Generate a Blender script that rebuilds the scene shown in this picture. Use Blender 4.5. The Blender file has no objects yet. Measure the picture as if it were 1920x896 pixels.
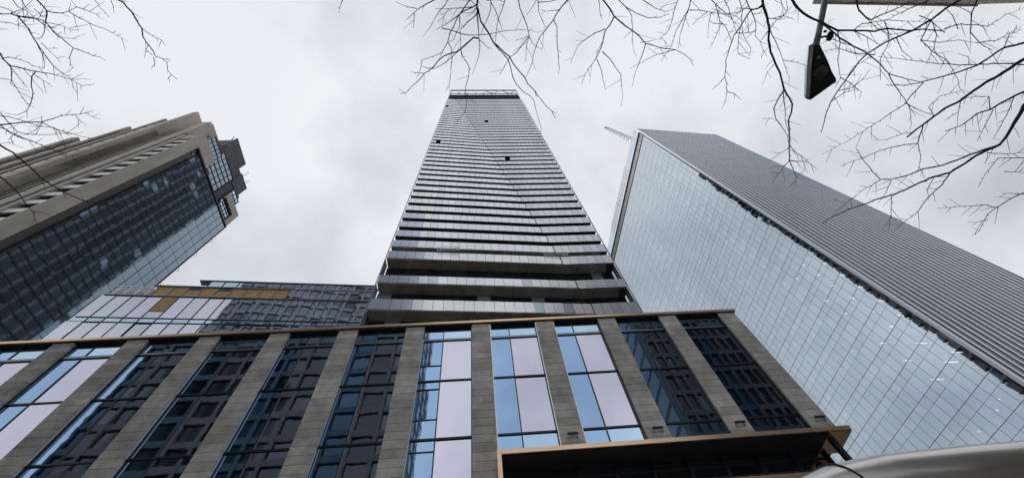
import bpy, bmesh, math, random
from mathutils import Vector, Matrix
random.seed(7)
S = bpy.context.scene
COL = S.collection
R_ = math.radians

# ------------------------------------------------------------------ camera
F_PX, PX_W, PX_H = 800.0, 1920.0, 896.0
CAM = Vector((0, 0, 1.6))
Zu = Vector((-78, -410, F_PX)).normalized()          # world up in camera axes (x right, y down, z forward)
Xf = Vector((9700, -290, F_PX)); Xf = (Xf - Zu * Xf.dot(Zu)).normalized()
Yf = Zu.cross(Xf)
def ray(px, py):
    d = Vector((px - 960, py - 448, F_PX))
    return Vector((Xf.dot(d), Yf.dot(d), Zu.dot(d)))
def depth_pt(px, py, zc):
    return CAM + ray(px, py) * (zc / F_PX)
cam_d = bpy.data.cameras.new('camera'); cam = bpy.data.objects.new('camera', cam_d); COL.objects.link(cam)
right = Vector((Xf.x, Yf.x, Zu.x)); down = Vector((Xf.y, Yf.y, Zu.y)); fwd = Vector((Xf.z, Yf.z, Zu.z))
rot = Matrix((right, -down, -fwd)).transposed()
cam.matrix_world = Matrix.Translation(CAM) @ rot.to_4x4()
cam_d.sensor_width = 36; cam_d.lens = 36 * F_PX / PX_W
cam_d.clip_start = 0.05; cam_d.clip_end = 5000
S.camera = cam

# ------------------------------------------------------------------ sky and sun (overcast)
SUN_EL, SUN_AZ = 73, -42
W = bpy.data.worlds.new('World'); S.world = W; W.use_nodes = True
nt = W.node_tree; nt.nodes.clear()
def wn(t, **k):
    n = nt.nodes.new(t)
    for a, b in k.items(): setattr(n, a, b)
    return n
out = wn('ShaderNodeOutputWorld'); bg = wn('ShaderNodeBackground'); bg.inputs[1].default_value = 0.1
sky = wn('ShaderNodeTexSky', sky_type='NISHITA', sun_disc=False)
sky.sun_elevation = R_(SUN_EL); sky.sun_rotation = R_(SUN_AZ)
tc = wn('ShaderNodeTexCoord')
n1 = wn('ShaderNodeTexNoise'); n1.inputs['Scale'].default_value = 2.1; n1.inputs['Detail'].default_value = 4.5; n1.inputs['Roughness'].default_value = .5
n2 = wn('ShaderNodeTexNoise'); n2.inputs['Scale'].default_value = 6.0; n2.inputs['Detail'].default_value = 5
mp = wn('ShaderNodeMapping'); mp.inputs['Location'].default_value = (3.3, 1.2, .4); mp.inputs['Scale'].default_value = (1, 1, 1.3)
add = wn('ShaderNodeMath', operation='MULTIPLY_ADD'); add.inputs[1].default_value = .25
rmp = wn('ShaderNodeValToRGB')
rmp.color_ramp.elements[0].position = .44; rmp.color_ramp.elements[0].color = (5.35, 5.6, 6.2, 1)
rmp.color_ramp.elements[1].position = .72; rmp.color_ramp.elements[1].color = (8.6, 8.75, 9.1, 1)
mx = wn('ShaderNodeMix', data_type='RGBA'); mx.inputs[0].default_value = .95
L = nt.links.new
L(tc.outputs['Generated'], mp.inputs[0]); L(mp.outputs[0], n1.inputs['Vector']); L(mp.outputs[0], n2.inputs['Vector'])
L(n2.outputs[0], add.inputs[0]); L(n1.outputs[0], add.inputs[2])
# the cloud layer is brightest where the hidden sun stands behind it
sd = (math.sin(R_(SUN_AZ)) * math.cos(R_(SUN_EL)), math.cos(R_(SUN_AZ)) * math.cos(R_(SUN_EL)), math.sin(R_(SUN_EL)))
dp_ = wn('ShaderNodeVectorMath', operation='DOT_PRODUCT'); dp_.inputs[1].default_value = sd; L(tc.outputs['Generated'], dp_.inputs[0])
gl = wn('ShaderNodeMapRange', interpolation_type='SMOOTHSTEP'); gl.inputs['From Min'].default_value = .88; gl.inputs['From Max'].default_value = 1.0; gl.inputs['To Min'].default_value = 0; gl.inputs['To Max'].default_value = .065
L(dp_.outputs['Value'], gl.inputs['Value']); ad2 = wn('ShaderNodeMath', operation='ADD'); L(add.outputs[0], ad2.inputs[0]); L(gl.outputs[0], ad2.inputs[1]); L(ad2.outputs[0], rmp.inputs[0])
L(sky.outputs[0], mx.inputs[6]); L(rmp.outputs[0], mx.inputs[7]); L(mx.outputs[2], bg.inputs[0]); L(bg.outputs[0], out.inputs[0])
sun_d = bpy.data.lights.new('sun', 'SUN'); sun_d.energy = 0.5; sun_d.angle = R_(14); sun_d.color = (1, .96, .9)
sun = bpy.data.objects.new('sun', sun_d); COL.objects.link(sun)
sun.rotation_euler = (R_(90 - SUN_EL), 0, R_(180 - SUN_AZ))
S.view_settings.view_transform = 'Standard'; S.view_settings.look = 'None'
S.view_settings.exposure = 0.0; S.view_settings.gamma = 1
S.cycles.max_bounces = 8; S.cycles.glossy_bounces = 5; S.cycles.transparent_max_bounces = 8

# ------------------------------------------------------------------ materials
def mat(name, col, rough=.6, metal=0., var=0., vscale=3., bump=0., bscale=20., island=0., coat=0., coatr=.05, ior=None, emit=None, hue=None, stretch=(1, 1, 1), alpha=None):
    m = bpy.data.materials.new(name); m.use_nodes = True
    t = m.node_tree; b = t.nodes['Principled BSDF']
    b.inputs['Base Color'].default_value = (*col, 1); b.inputs['Roughness'].default_value = rough; b.inputs['Metallic'].default_value = metal
    if coat: b.inputs['Coat Weight'].default_value = coat; b.inputs['Coat Roughness'].default_value = coatr
    if ior: b.inputs['IOR'].default_value = ior
    if emit:
        b.inputs['Emission Color'].default_value = (*emit[0], 1); b.inputs['Emission Strength'].default_value = emit[1]
    tcn = t.nodes.new('ShaderNodeTexCoord'); mpn = t.nodes.new('ShaderNodeMapping'); mpn.inputs['Scale'].default_value = stretch
    t.links.new(tcn.outputs['Object'], mpn.inputs[0])
    if var or island:
        base = t.nodes.new('ShaderNodeRGB'); base.outputs[0].default_value = (*col, 1)
        hsv = t.nodes.new('ShaderNodeHueSaturation'); t.links.new(base.outputs[0], hsv.inputs['Color'])
        val = None
        def mr(src, lo, hi):
            q = t.nodes.new('ShaderNodeMapRange'); q.inputs['To Min'].default_value = lo; q.inputs['To Max'].default_value = hi
            t.links.new(src, q.inputs['Value']); return q
        if var:
            ns = t.nodes.new('ShaderNodeTexNoise'); ns.inputs['Scale'].default_value = vscale; ns.inputs['Detail'].default_value = 6; ns.inputs['Roughness'].default_value = .65
            t.links.new(mpn.outputs[0], ns.inputs['Vector'])
            q = mr(ns.outputs[0], 1 - var, 1 + var); q.inputs['From Min'].default_value = .3; q.inputs['From Max'].default_value = .7
            val = q.outputs[0]
        if island:
            g = t.nodes.new('ShaderNodeNewGeometry'); q = mr(g.outputs['Random Per Island'], 1 - island, 1 + island)
            if val is not None:
                mm = t.nodes.new('ShaderNodeMath'); mm.operation = 'MULTIPLY'; t.links.new(val, mm.inputs[0]); t.links.new(q.outputs[0], mm.inputs[1]); val = mm.outputs[0]
            else: val = q.outputs[0]
            if hue:
                q2 = mr(g.outputs['Random Per Island'], .5 - hue, .5 + hue); t.links.new(q2.outputs[0], hsv.inputs['Hue'])
        t.links.new(val, hsv.inputs['Value']); t.links.new(hsv.outputs[0], b.inputs['Base Color'])
    if bump:
        nb = t.nodes.new('ShaderNodeTexNoise'); nb.inputs['Scale'].default_value = bscale; nb.inputs['Detail'].default_value = 3
        t.links.new(mpn.outputs[0], nb.inputs['Vector'])
        bp = t.nodes.new('ShaderNodeBump'); bp.inputs['Distance'].default_value = bump; bp.inputs['Strength'].default_value = 1
        t.links.new(nb.outputs[0], bp.inputs['Height']); t.links.new(bp.outputs[0], b.inputs['Normal'])
    if alpha is not None:      # tinted mirror-coated glass letting a little of the inside show
        tr = t.nodes.new('ShaderNodeBsdfTransparent'); tr.inputs[0].default_value = (.6, .7, .75, 1)
        ms = t.nodes.new('ShaderNodeMixShader'); ms.inputs[0].default_value = alpha
        o = t.nodes['Material Output']; t.links.new(b.outputs[0], ms.inputs[1]); t.links.new(tr.outputs[0], ms.inputs[2]); t.links.new(ms.outputs[0], o.inputs[0])
    return m
M = dict(
    stone=mat('pier_stone', (.54, .515, .475), .75, var=.28, vscale=1.3, bump=.004, bscale=30, island=.18),
    soffit=mat('black_soffit', (.018, .018, .02), .55, var=.3, vscale=2),
    copper=mat('copper_trim', (.84, .59, .40), .3, .8, var=.10, vscale=1.8, stretch=(.6, 3, 3)),
    glass_blue=mat('glass_blue', (.30, .46, .68), .02, 1, bump=.0028, bscale=.6, island=.06),
    glass_lav=mat('glass_lavender', (.63, .62, .725), .02, 1, bump=.0028, bscale=.6, island=.05),
    glass_sky=mat('glass_pale_blue', (.50, .68, .86), .02, 1, bump=.0012, bscale=.8, island=.05),
    mullion=mat('dark_mullion', (.03, .036, .045), .35, .3),
    jamb=mat('light_jamb_metal', (.75, .76, .78), .3, .7),
    brushed=mat('grey_transom_metal', (.30, .33, .37), .3, .8),
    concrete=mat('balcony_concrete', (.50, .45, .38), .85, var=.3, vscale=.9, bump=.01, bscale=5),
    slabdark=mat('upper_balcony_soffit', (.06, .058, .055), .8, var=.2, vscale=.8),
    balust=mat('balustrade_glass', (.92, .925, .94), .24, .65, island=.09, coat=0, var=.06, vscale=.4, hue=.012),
    balust_shaded=mat('balustrade_glass_right_shaded', (.74, .75, .78), .24, .6, island=.09),  # darker copy of balust: the fold's shade is put into the colour
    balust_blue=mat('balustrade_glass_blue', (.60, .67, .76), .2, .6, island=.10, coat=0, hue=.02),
    winter=mat('tower_window_glass', (.07, .09, .11), .03, .75, bump=.002, bscale=.6, island=.35),
    dark=mat('dark_metal', (.025, .026, .028), .45, .2),
    steel=mat('galvanised_steel', (.42, .43, .44), .4, .6, var=.15),
    fin=mat('pale_blue_fin', (.66, .73, .80), .4, .3, var=.05, vscale=.2, coat=.2),
    rtglass=mat('pale_curtain_glass', (.63, .72, .785), .025, 1, bump=.0045, bscale=.33, island=.055, hue=.01, alpha=.13),
    rib=mat('blue_grey_rib', (.56, .65, .75), .3, .8, var=.06, vscale=.2),
    rtdark=mat('louvre_band', (.10, .115, .135), .4, .4, island=.15),
    rtline=mat('curtain_mullion', (.22, .25, .29), .4, .4),
    rtwin=mat('striped_face_glass', (.018, .026, .038), .15, .2, island=.1, ior=1.5),
    beige=mat('beige_precast', (.58, .53, .46), .8, var=.16, vscale=.35, island=.05, bump=.01, bscale=3, stretch=(1, 1, .25)),
    beige2=mat('beige_precast_old', (.56, .505, .435), .82, var=.2, vscale=.5, stretch=(1, 1, .3)),
    white=mat('white_spandrel', (.88, .89, .90), .3, island=.05),
    ltglass=mat('left_tower_glass', (.25, .31, .36), .03, .95, bump=.001, bscale=.5, island=.07, hue=.02),
    ltdark=mat('left_tower_dark_glass', (.02, .025, .03), .12, .2, island=.25),
    ltrecess=mat('left_tower_reveal', (.075, .067, .06), .5, .1, var=.2, vscale=1),
    plant=mat('plant_room_cladding', (.085, .088, .098), .6, .2, var=.08, vscale=.4, island=.1),
    midglass=mat('mid_block_glass', (.575, .605, .665), .025, 1, bump=.003, bscale=.45, island=.06, hue=.02),
    midglassb=mat('mid_block_blue_strip', (.48, .61, .72), .03, 1, bump=.003, bscale=.45, island=.07),
    ochre=mat('ochre_sheathing', (.72, .47, .22), .8, var=.3, vscale=2.5, island=.15),
    blueprint=mat('blue_membrane', (.06, .11, .24), .5, var=.2),
    bark=mat('bark', (.075, .076, .082), .85, var=.35, vscale=14, bump=.004, bscale=60),
    asphalt=mat('asphalt', (.05, .05, .052), .9, var=.25, vscale=1.2, bump=.01, bscale=80),
    paving=mat('sidewalk_concrete', (.27, .26, .245), .85, var=.15, vscale=.8, bump=.003, bscale=60),
    paint=mat('road_paint', (.72, .72, .70), .6, var=.1, vscale=6),
    van=mat('van_paint', (.62, .595, .555), .24, .6, coat=.6, var=.12, vscale=5, bump=.0006, bscale=9),
    rubber=mat('rubber', (.02, .02, .02), .8),
    carglass=mat('car_glass', (.02, .025, .03), .03, .2, coat=.5),
    redlight=mat('tail_light_red', (.45, .02, .02), .2, coat=1),
    lampbody=mat('lamp_body', (.035, .037, .04), .45, .3, var=.2, vscale=8),
    lampshell=mat('lamp_shell', (.40, .42, .44), .4, .3),
    lens=mat('lamp_lens', (.075, .075, .07), .15, 0, coat=.8),
    tube=mat('lit_ceiling_strip', (1, .9, .8), .5, emit=((1, .86, .74), 7)),
    ceil=mat('office_ceiling', (.45, .45, .45), .9),
    facade_a=mat('grey_panel_facade', (.12, .148, .158), .7, var=.15, vscale=.3),
    facade_b=mat('brown_facade', (.085, .104, .11), .7, var=.15, vscale=.4),
    facwin=mat('facade_window', (.035, .045, .06), .08, .3, island=.5),
    facade_up=mat('pale_panel_facade', (.38, .43, .48), .6, .1, var=.15, vscale=.3),
    facglass_up=mat('pale_facade_glass', (.17, .21, .26), .04, .9, island=.25),
    facglass=mat('facade_glass', (.07, .09, .10), .06, .9, island=.25),
    sidepanel=mat('side_wall_panel', (.20, .235, .28), .5, .2, var=.1, vscale=.5),
    facwin2=mat('facade_window_light', (.10, .125, .14), .08, .8, island=.3),
    grass=mat('far_ground', (.10, .10, .095), .9, var=.3, vscale=.02),
)

# ------------------------------------------------------------------ mesh helpers
class MB:
    def __init__(s): s.v = []; s.f = []; s.m = []; s.sm = []
    def add(s, vs, fs, mi=0, smooth=False):
        o = len(s.v); s.v += [tuple(p) for p in vs]
        for f in fs: s.f.append(tuple(i + o for i in f)); s.m.append(mi); s.sm.append(smooth)
    def box(s, x0, x1, y0, y1, z0, z1, mi=0):
        vs = [(x0, y0, z0), (x1, y0, z0), (x1, y1, z0), (x0, y1, z0), (x0, y0, z1), (x1, y0, z1), (x1, y1, z1), (x0, y1, z1)]
        s.add(vs, [(3, 2, 1, 0), (4, 5, 6, 7), (0, 1, 5, 4), (1, 2, 6, 5), (2, 3, 7, 6), (3, 0, 4, 7)], mi); return s
    def hexa(s, b, t, mi=0):     # b, t: four bottom and four top points, counter-clockwise from above
        s.add(list(b) + list(t), [(3, 2, 1, 0), (4, 5, 6, 7), (0, 1, 5, 4), (1, 2, 6, 5), (2, 3, 7, 6), (3, 0, 4, 7)], mi); return s
    def plan(s, front, back, z0, z1, mi=0):      # solid between two plan polylines (left to right), closed
        n = len(front); vs = []
        for z in (z0, z1):
            vs += [(p[0], p[1], z) for p in front] + [(p[0], p[1], z) for p in back]
        fs = []
        for i in range(n - 1):
            a, b, c, d = i, i + 1, n + i + 1, n + i
            fs.append((d, c, b, a)); fs.append((a + 2 * n, b + 2 * n, c + 2 * n, d + 2 * n))
            fs.append((a, b, b + 2 * n, a + 2 * n)); fs.append((c, d, d + 2 * n, c + 2 * n))
        fs.append((n, 0, 2 * n, 3 * n)); fs.append((n - 1, 2 * n - 1, 4 * n - 1, 3 * n - 1))
        s.add(vs, fs, mi); return s
    def quad(s, a, b, c, d, mi=0): s.add([a, b, c, d], [(0, 1, 2, 3)], mi); return s
    def bar(s, p, q, w, h=None, mi=0, up=Vector((0, 0, 1))):
        p = Vector(p); q = Vector(q); h = h or w; d = (q - p).normalized()
        if abs(d.dot(up)) > .95: up = Vector((0, 1, 0))
        a = d.cross(up).normalized() * (w / 2); b = a.normalized().cross(d) * (h / 2)
        vs = [p - a - b, p + a - b, p + a + b, p - a + b, q - a - b, q + a - b, q + a + b, q - a + b]
        s.add(vs, [(3, 2, 1, 0), (4, 5, 6, 7), (0, 1, 5, 4), (1, 2, 6, 5), (2, 3, 7, 6), (3, 0, 4, 7)], mi); return s
    def tube(s, pts, rad, n=6, mi=0, cap=True):
        pts = [Vector(p) for p in pts]; m = len(pts); o = []; ref = None
        for i, p in enumerate(pts):
            d = (pts[min(i + 1, m - 1)] - pts[max(i - 1, 0)])
            d = d.normalized() if d.length > 1e-9 else Vector((0, 0, 1))
            if ref is None:
                ref = d.orthogonal().normalized()
            else:
                ref = (ref - d * ref.dot(d)); ref = ref.normalized() if ref.length > 1e-6 else d.orthogonal().normalized()
            b = d.cross(ref)
            for k in range(n):
                a = 2 * math.pi * k / n; o.append(p + (ref * math.cos(a) + b * math.sin(a)) * rad[i])
        fs = [(i * n + k, i * n + (k + 1) % n, (i + 1) * n + (k + 1) % n, (i + 1) * n + k) for i in range(m - 1) for k in range(n)]
        if cap: fs += [tuple(range(n - 1, -1, -1)), tuple(range((m - 1) * n, m * n))]
        s.add(o, fs, mi, True); return s
    def build(s, name, mats, parent=None, bevel=0):
        me = bpy.data.meshes.new(name); me.from_pydata(s.v, [], s.f)
        if not isinstance(mats, (list, tuple)): mats = [mats]
        for q in mats: me.materials.append(q)
        me.polygons.foreach_set('material_index', s.m); me.polygons.foreach_set('use_smooth', s.sm); me.update()
        o = bpy.data.objects.new(name, me); COL.objects.link(o)
        if parent: o.parent = parent
        if bevel:
            b = o.modifiers.new('bevel', 'BEVEL'); b.width = bevel; b.segments = 2; b.limit_method = 'ANGLE'
        return o
def B(name, m, parent, *bx, bevel=0):
    mb = MB()
    for b in bx: mb.box(*b)
    return mb.build(name, m, parent, bevel)
def thing(name, label, cat, loc=(0, 0, 0), rz=0, group=None):
    o = bpy.data.objects.new(name, None); COL.objects.link(o); o.location = loc; o.rotation_euler = (0, 0, rz)
    return tag(o, label, cat, group)
def tag(o, label, cat, group=None, kind=None):
    if label: o['label'] = label
    if cat: o['category'] = cat
    if group: o['group'] = group
    if kind: o['kind'] = kind
    return o
def struct(o, label=None): o['kind'] = 'structure'; 
def pane(mb, x0, x1, y, z0, z1, mi=0, tilt=.0018, axis='y'):
    # one glass sheet in a facade plane, very slightly out of true as real panes are
    w, h = x1 - x0, z1 - z0; a, b = random.gauss(0, tilt) * w, random.gauss(0, tilt) * h
    if axis == 'y': mb.quad((x0, y, z0), (x1, y + a, z0), (x1, y + a + b, z1), (x0, y + b, z1), mi)
    else: mb.quad((y, x0, z0), (y + b, x0, z1), (y + a + b, x1, z1), (y + a, x1, z0), mi)

# ------------------------------------------------------------------ ground
struct(MB().box(-1500, 1500, -1500, 1500, -1.0, -.16).build('ground', M['grass']))
struct(MB().box(-400, 400, 2.6, 13.4, -.5, -.14).build('road', M['asphalt']))
mb = MB()
for k in range(-40, 40): mb.box(k * 9, k * 9 + 3, 7.9, 8.05, -.139, -.134)
mb.box(-400, 400, 3.0, 3.12, -.139, -.134); mb.box(-400, 400, 12.9, 13.02, -.139, -.134)
struct(mb.build('road_markings', M['paint']))
mb = MB()
for k in range(-60, 60): mb.box(k * 3 + .006, k * 3 + 2.994, -2.3, 1.0 - .004, -.4, 0)
struct(mb.build('pavement', M['paving']))
mb = MB()
for k in range(-60, 60):
    for y in (13.6, 16.0): mb.box(k * 2.4 + .006, k * 2.4 + 2.394, y, y + 2.394, -.4, 0)
struct(mb.build('pavement', M['paving']))
struct(B('kerb', M['paving'], None, (-200, 200, 2.45, 2.6, -.4, .004), (-200, 200, 13.4, 13.55, -.4, .004)))
struct(B('parking_lane', M['asphalt'], None, (-200, 200, 1.0, 2.45, -.5, -.132)))
# ------------------------------------------------------------------ podium building in front
YF, YG = 18.0, 18.24
pod = thing('podium_building', 'low block in front with grey stone piers, blue and lavender glass and copper edges', 'building', (0, 0, 0))
PITCH, PW = 4.268, 1.2
pierx = [-0.52 + PITCH * (k - 6) for k in range(-3, 11)]
B('wall', M['soffit'], pod, (pierx[0], .6, YG + .5, 27, 0, 24.3), (.6, 17.8, YG + .5, 27, 14.6, 24.3), (.6, 17.0, YF + 1.3, 27, 0, 14.6))
B('roof_slab', M['soffit'], pod, (pierx[0] - .3, 17.83, YF + .02, 27, 24.42, 24.5))
tr = MB()
x = pierx[0] - .4
while x < 17.8:
    x2 = min(x + 4.27, 17.9); tr.box(x + .004, x2 - .004, YF - .12, YF + .55, 24.48, 24.68); x = x2
tr.build('roof_trim', M['copper'], pod)
for i, px in enumerate(pierx):
    zlo = 14.63 if px > .65 else 0.0
    z = zlo; mb = MB(); mb.box(px + .03, px + PW - .03, YF + .03, YG + .48, zlo, 24.38, 1)
    while z < 24.3:
        z2 = min(z + .482, 24.39)
        dz = random.uniform(-.003, .003)
        mb.box(px, px + PW, YF + dz, YF + .9, z + .011, z2 - .011, 0); z = z2
    mb.build('pier', [M['stone'], M['mullion']], pod)
levels = [4.8, 8.6, 12.3, 15.96, 19.76, 23.14, 24.46]
def win(px0, px1, i, zlo):
    split = px0 + (px1 - px0) * .41
    zs = [zlo] + [l for l in levels if l > zlo + .5]
    for a, b in zip(zs[:-1], zs[1:]):
        top = b > 24; low = b < 16.5 and zlo > 10
        mb = MB()
        pale = top or low
        g0, g1 = (2, 2) if pale else (0, 1)
        if pale: g0 = 3
        if i == 5:
            subs = sorted([a] + [q for q in (23.0, 20.98, 19.16, 17.13, 15.29, 13.4, 10.8, 9.6) if a + .2 < q < b - .2] + [b])
            for u, v in zip(subs[:-1], subs[1:]): pane(mb, px0, split, YG, u, v, g0, .004)
        else: pane(mb, px0, split, YG, a, b, g0)
        pane(mb, split, px1, YG, a, b, g1)
        w = mb.build('window', [M['glass_blue'], M['glass_lav'], M['glass_sky'], M['glass_sky2']], pod)
        fr = MB()
        fr.box(split - .028, split + .028, YG - .05, YG + .02, a + .03, b - .03)
        fr.box(px0, px0 + .05, YG - .05, YG + .02, a + .03, b - .03); fr.box(px1 - .05, px1, YG - .05, YG + .02, a + .03, b - .03)
        if i == 5:
            for q in subs[1:-1]: fr.box(px0 + .05, split - .028, YG - .035, YG + .02, q - .03, q + .03)
        if abs(b - 23.14) < .01:
            fr.box(px0, px1, YG - .05, YG + .02, b - .035, b + .03, 0); fr.box(px0, px1, YG - .07, YG + .01, b + .03, b + .16, 1); fr.box(px0, px1, YG - .05, YG + .02, b + .16, b + .2, 0)
        else: fr.box(px0, px1, YG - .06, YG + .02, b - .05, b + .05, 0)
        fr.build('window_frame', [M['mullion'], M['brushed']], w)
M['glass_sky2'] = mat('glass_mid_blue', (.36, .55, .80), .02, 1, bump=.0012, bscale=.8, island=.05)
for i in range(len(pierx) - 1):
    k = i - 3                         # bay index as seen: 0 = leftmost partly visible
    win(pierx[i] + PW, pierx[i + 1], k, 0 if k < 6 else 14.64)
# bays over the canopy start above it; bay 6 (left of canopy) runs to the ground
jb = MB()  # pale strips below stand in for sky reflected on the jambs
for i in range(len(pierx) - 1):
    k = i - 3; zb = 0 if k < 6 else 14.66
    a, b = pierx[i] + PW, pierx[i + 1]
    if k in (3, 4, 2, 1, 5): jb = MB(); jb.box(a + .002, a + .035, YF + .08, YF + .13, zb, 23.2); jb.build('jamb_strip', M['jamb'], pod)
    if k in (6,): 
        jb = MB(); jb.box(a + .002, a + .05, YF + .01, YF + .08, zb, 24.35); jb.build('jamb_strip', M['jamb'], pod)
        jb = MB(); jb.box(b - .05, b - .002, YF + .01, YF + .08, zb, 24.35); jb.build('jamb_strip', M['jamb'], pod)
    if k in (7,): jb = MB(); jb.box(a + .002, a + .03, YF + .01, YF + .06, zb, 24.35); jb.build('jamb_strip', M['jamb'], pod)
    if k in (7, 8, 9, 10): jb = MB(); jb.box(b - .06, b - .03, YF + .1, YF + .16, zb, 24.35); jb.build('jamb_strip', M['mullion'], pod)
# projecting ribbon box with copper edges
rib = MB()
segs = [.62, 4.2, 8.4, 12.7, 17.92]
for a, b in zip(segs[:-1], segs[1:]): rib.box(a + .003, b - .003, YF - .5, YF - .42, 14.40, 14.62)
rib.build('canopy_edge', M['copper'], pod)
B('canopy_fin', M['copper'], pod, (.62, .82, YF - .5, YF - .02, 12.2, 14.397))
rb2 = MB()
for a, b in zip(segs[:-1], segs[1:]): rb2.box(a + .003, min(b, 17.1) - .003, YF - .25, YF + 1.2, 12.35, 12.62)
rb2.build('canopy_ledge', M['copper'], pod)
B('canopy_roof', M['soffit'], pod, (.62, 17.915, YF - .418, YF + 1.29, 14.5, 14.58))
B('canopy_soffit', M['soffit'], pod, (.875, 16.75, YF - .417, YF + 1.2, 14.37, 14.42))
cs = MB(); cs.box(16.755, 17.30, YF - .417, YF + 1.2, 14.352, 14.42); cs.box(17.305, 17.915, YF - .417, YF + 1.2, 14.352, 14.42)
cs.build('canopy_soffit', M['copper'], pod)['label'] = 'copper soffit panel at the right end of the canopy'
B('corner_post', M['soffit'], pod, (16.9, 17.12, YF - .05, YF + .2, 0, 14.35))
for i in range(9):
    a = .9 + i * 1.78; b = a + 1.78
    mb = MB(); pane(mb, a, b, YF + 1.0, 12.5, 14.0, 0 if i % 2 else 1); pane(mb, a, b, YF + 1.0, 14.0, 14.35, 0)
    w = mb.build('ribbon_window', [M['glass_sky'], M['glass_lav']], pod)
    MB().box(b - .05, b + .05, YF + .85, YF + 1.02, 12.62, 14.35).box(a + .05, b - .05, YF + .92, YF + 1.02, 13.97, 14.03).build('window_frame', M['mullion'], w)
B('storefront_fascia', M['soffit'], pod, (.9, 16.9, YF + 1.08, YF + 1.28, 12.1, 14.35))
sf = MB()
for i in range(9):
    a = .95 + i * 1.78; mb = MB(); pane(mb, a, a + 1.72, YF + .64, .3, 4.1); pane(mb, a, a + 1.72, YF + .64, 4.2, 8); pane(mb, a, a + 1.72, YF + .64, 8.1, 12)
    w = mb.build('shop_window', M['winter'], pod); MB().box(a - .06, a, YF + .5, YF + .66, 0, 12.1).build('window_frame', M['mullion'], w)
for i, (xw, lb) in enumerate([(4.37, 'small dark wall light above the canopy, on the pier right of the pale edged window'), (8.65, 'small dark wall light above the canopy, second from the left'),
                              (12.93, 'small dark wall light above the canopy, between the two dark glazed bays'), (17.21, 'small dark wall light on the end pier above the canopy tip')]):
    t = thing('wall_light', lb, 'wall light', (xw, YF, 15.42), 0, 'wall lights along the canopy')
    B('housing', M['dark'], t, (-.27, .27, -.20, -.10, .02, .11), bevel=.01)
    for sx in (-.24, .21): MB().box(sx, sx + .03, -.10, 0, .03, .07).box(sx + .002, sx + .028, -.14, -.002, -.12, .03).build('bracket', M['steel'], t)

# ------------------------------------------------------------------ central residential tower
ct = thing('residential_tower', 'very tall slender tower straight ahead with stacked pale balcony bands', 'building', (0, 0, 0))
XL = lambda z: -11.15 + .0105 * (z - 50)
XR = lambda z: 17.72 + .0117 * (z - 50)
XFo = lambda z: max(XL(z) + 1.5, 8.7 - .137 * (z - 65.3))
KS = .08; YD = 28.0; DEEP = 58.2; DEEPW = 67.0
def front(z, off=0., ext=0.):
    xl, xf, xr = XL(z), XFo(z), XR(z)
    if xf > xr - .5: xf = xr - .5
    return [(xl - ext, YD - KS * (xf - xl) + off), (xf, YD + off), (xr + ext, YD + off)]
def lerp(a, b, t): return (a[0] + (b[0] - a[0]) * t, a[1] + (b[1] - a[1]) * t)
floors = [37.8, 42.87] + [48.5 + 3.1 * k for k in range(42)]
random.seed(21)
missing = {(178.96, 4.37), (136.5, 3.86), (106.5, -9.2), (96.8, 7.44), (160.57, -9.3)}
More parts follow.
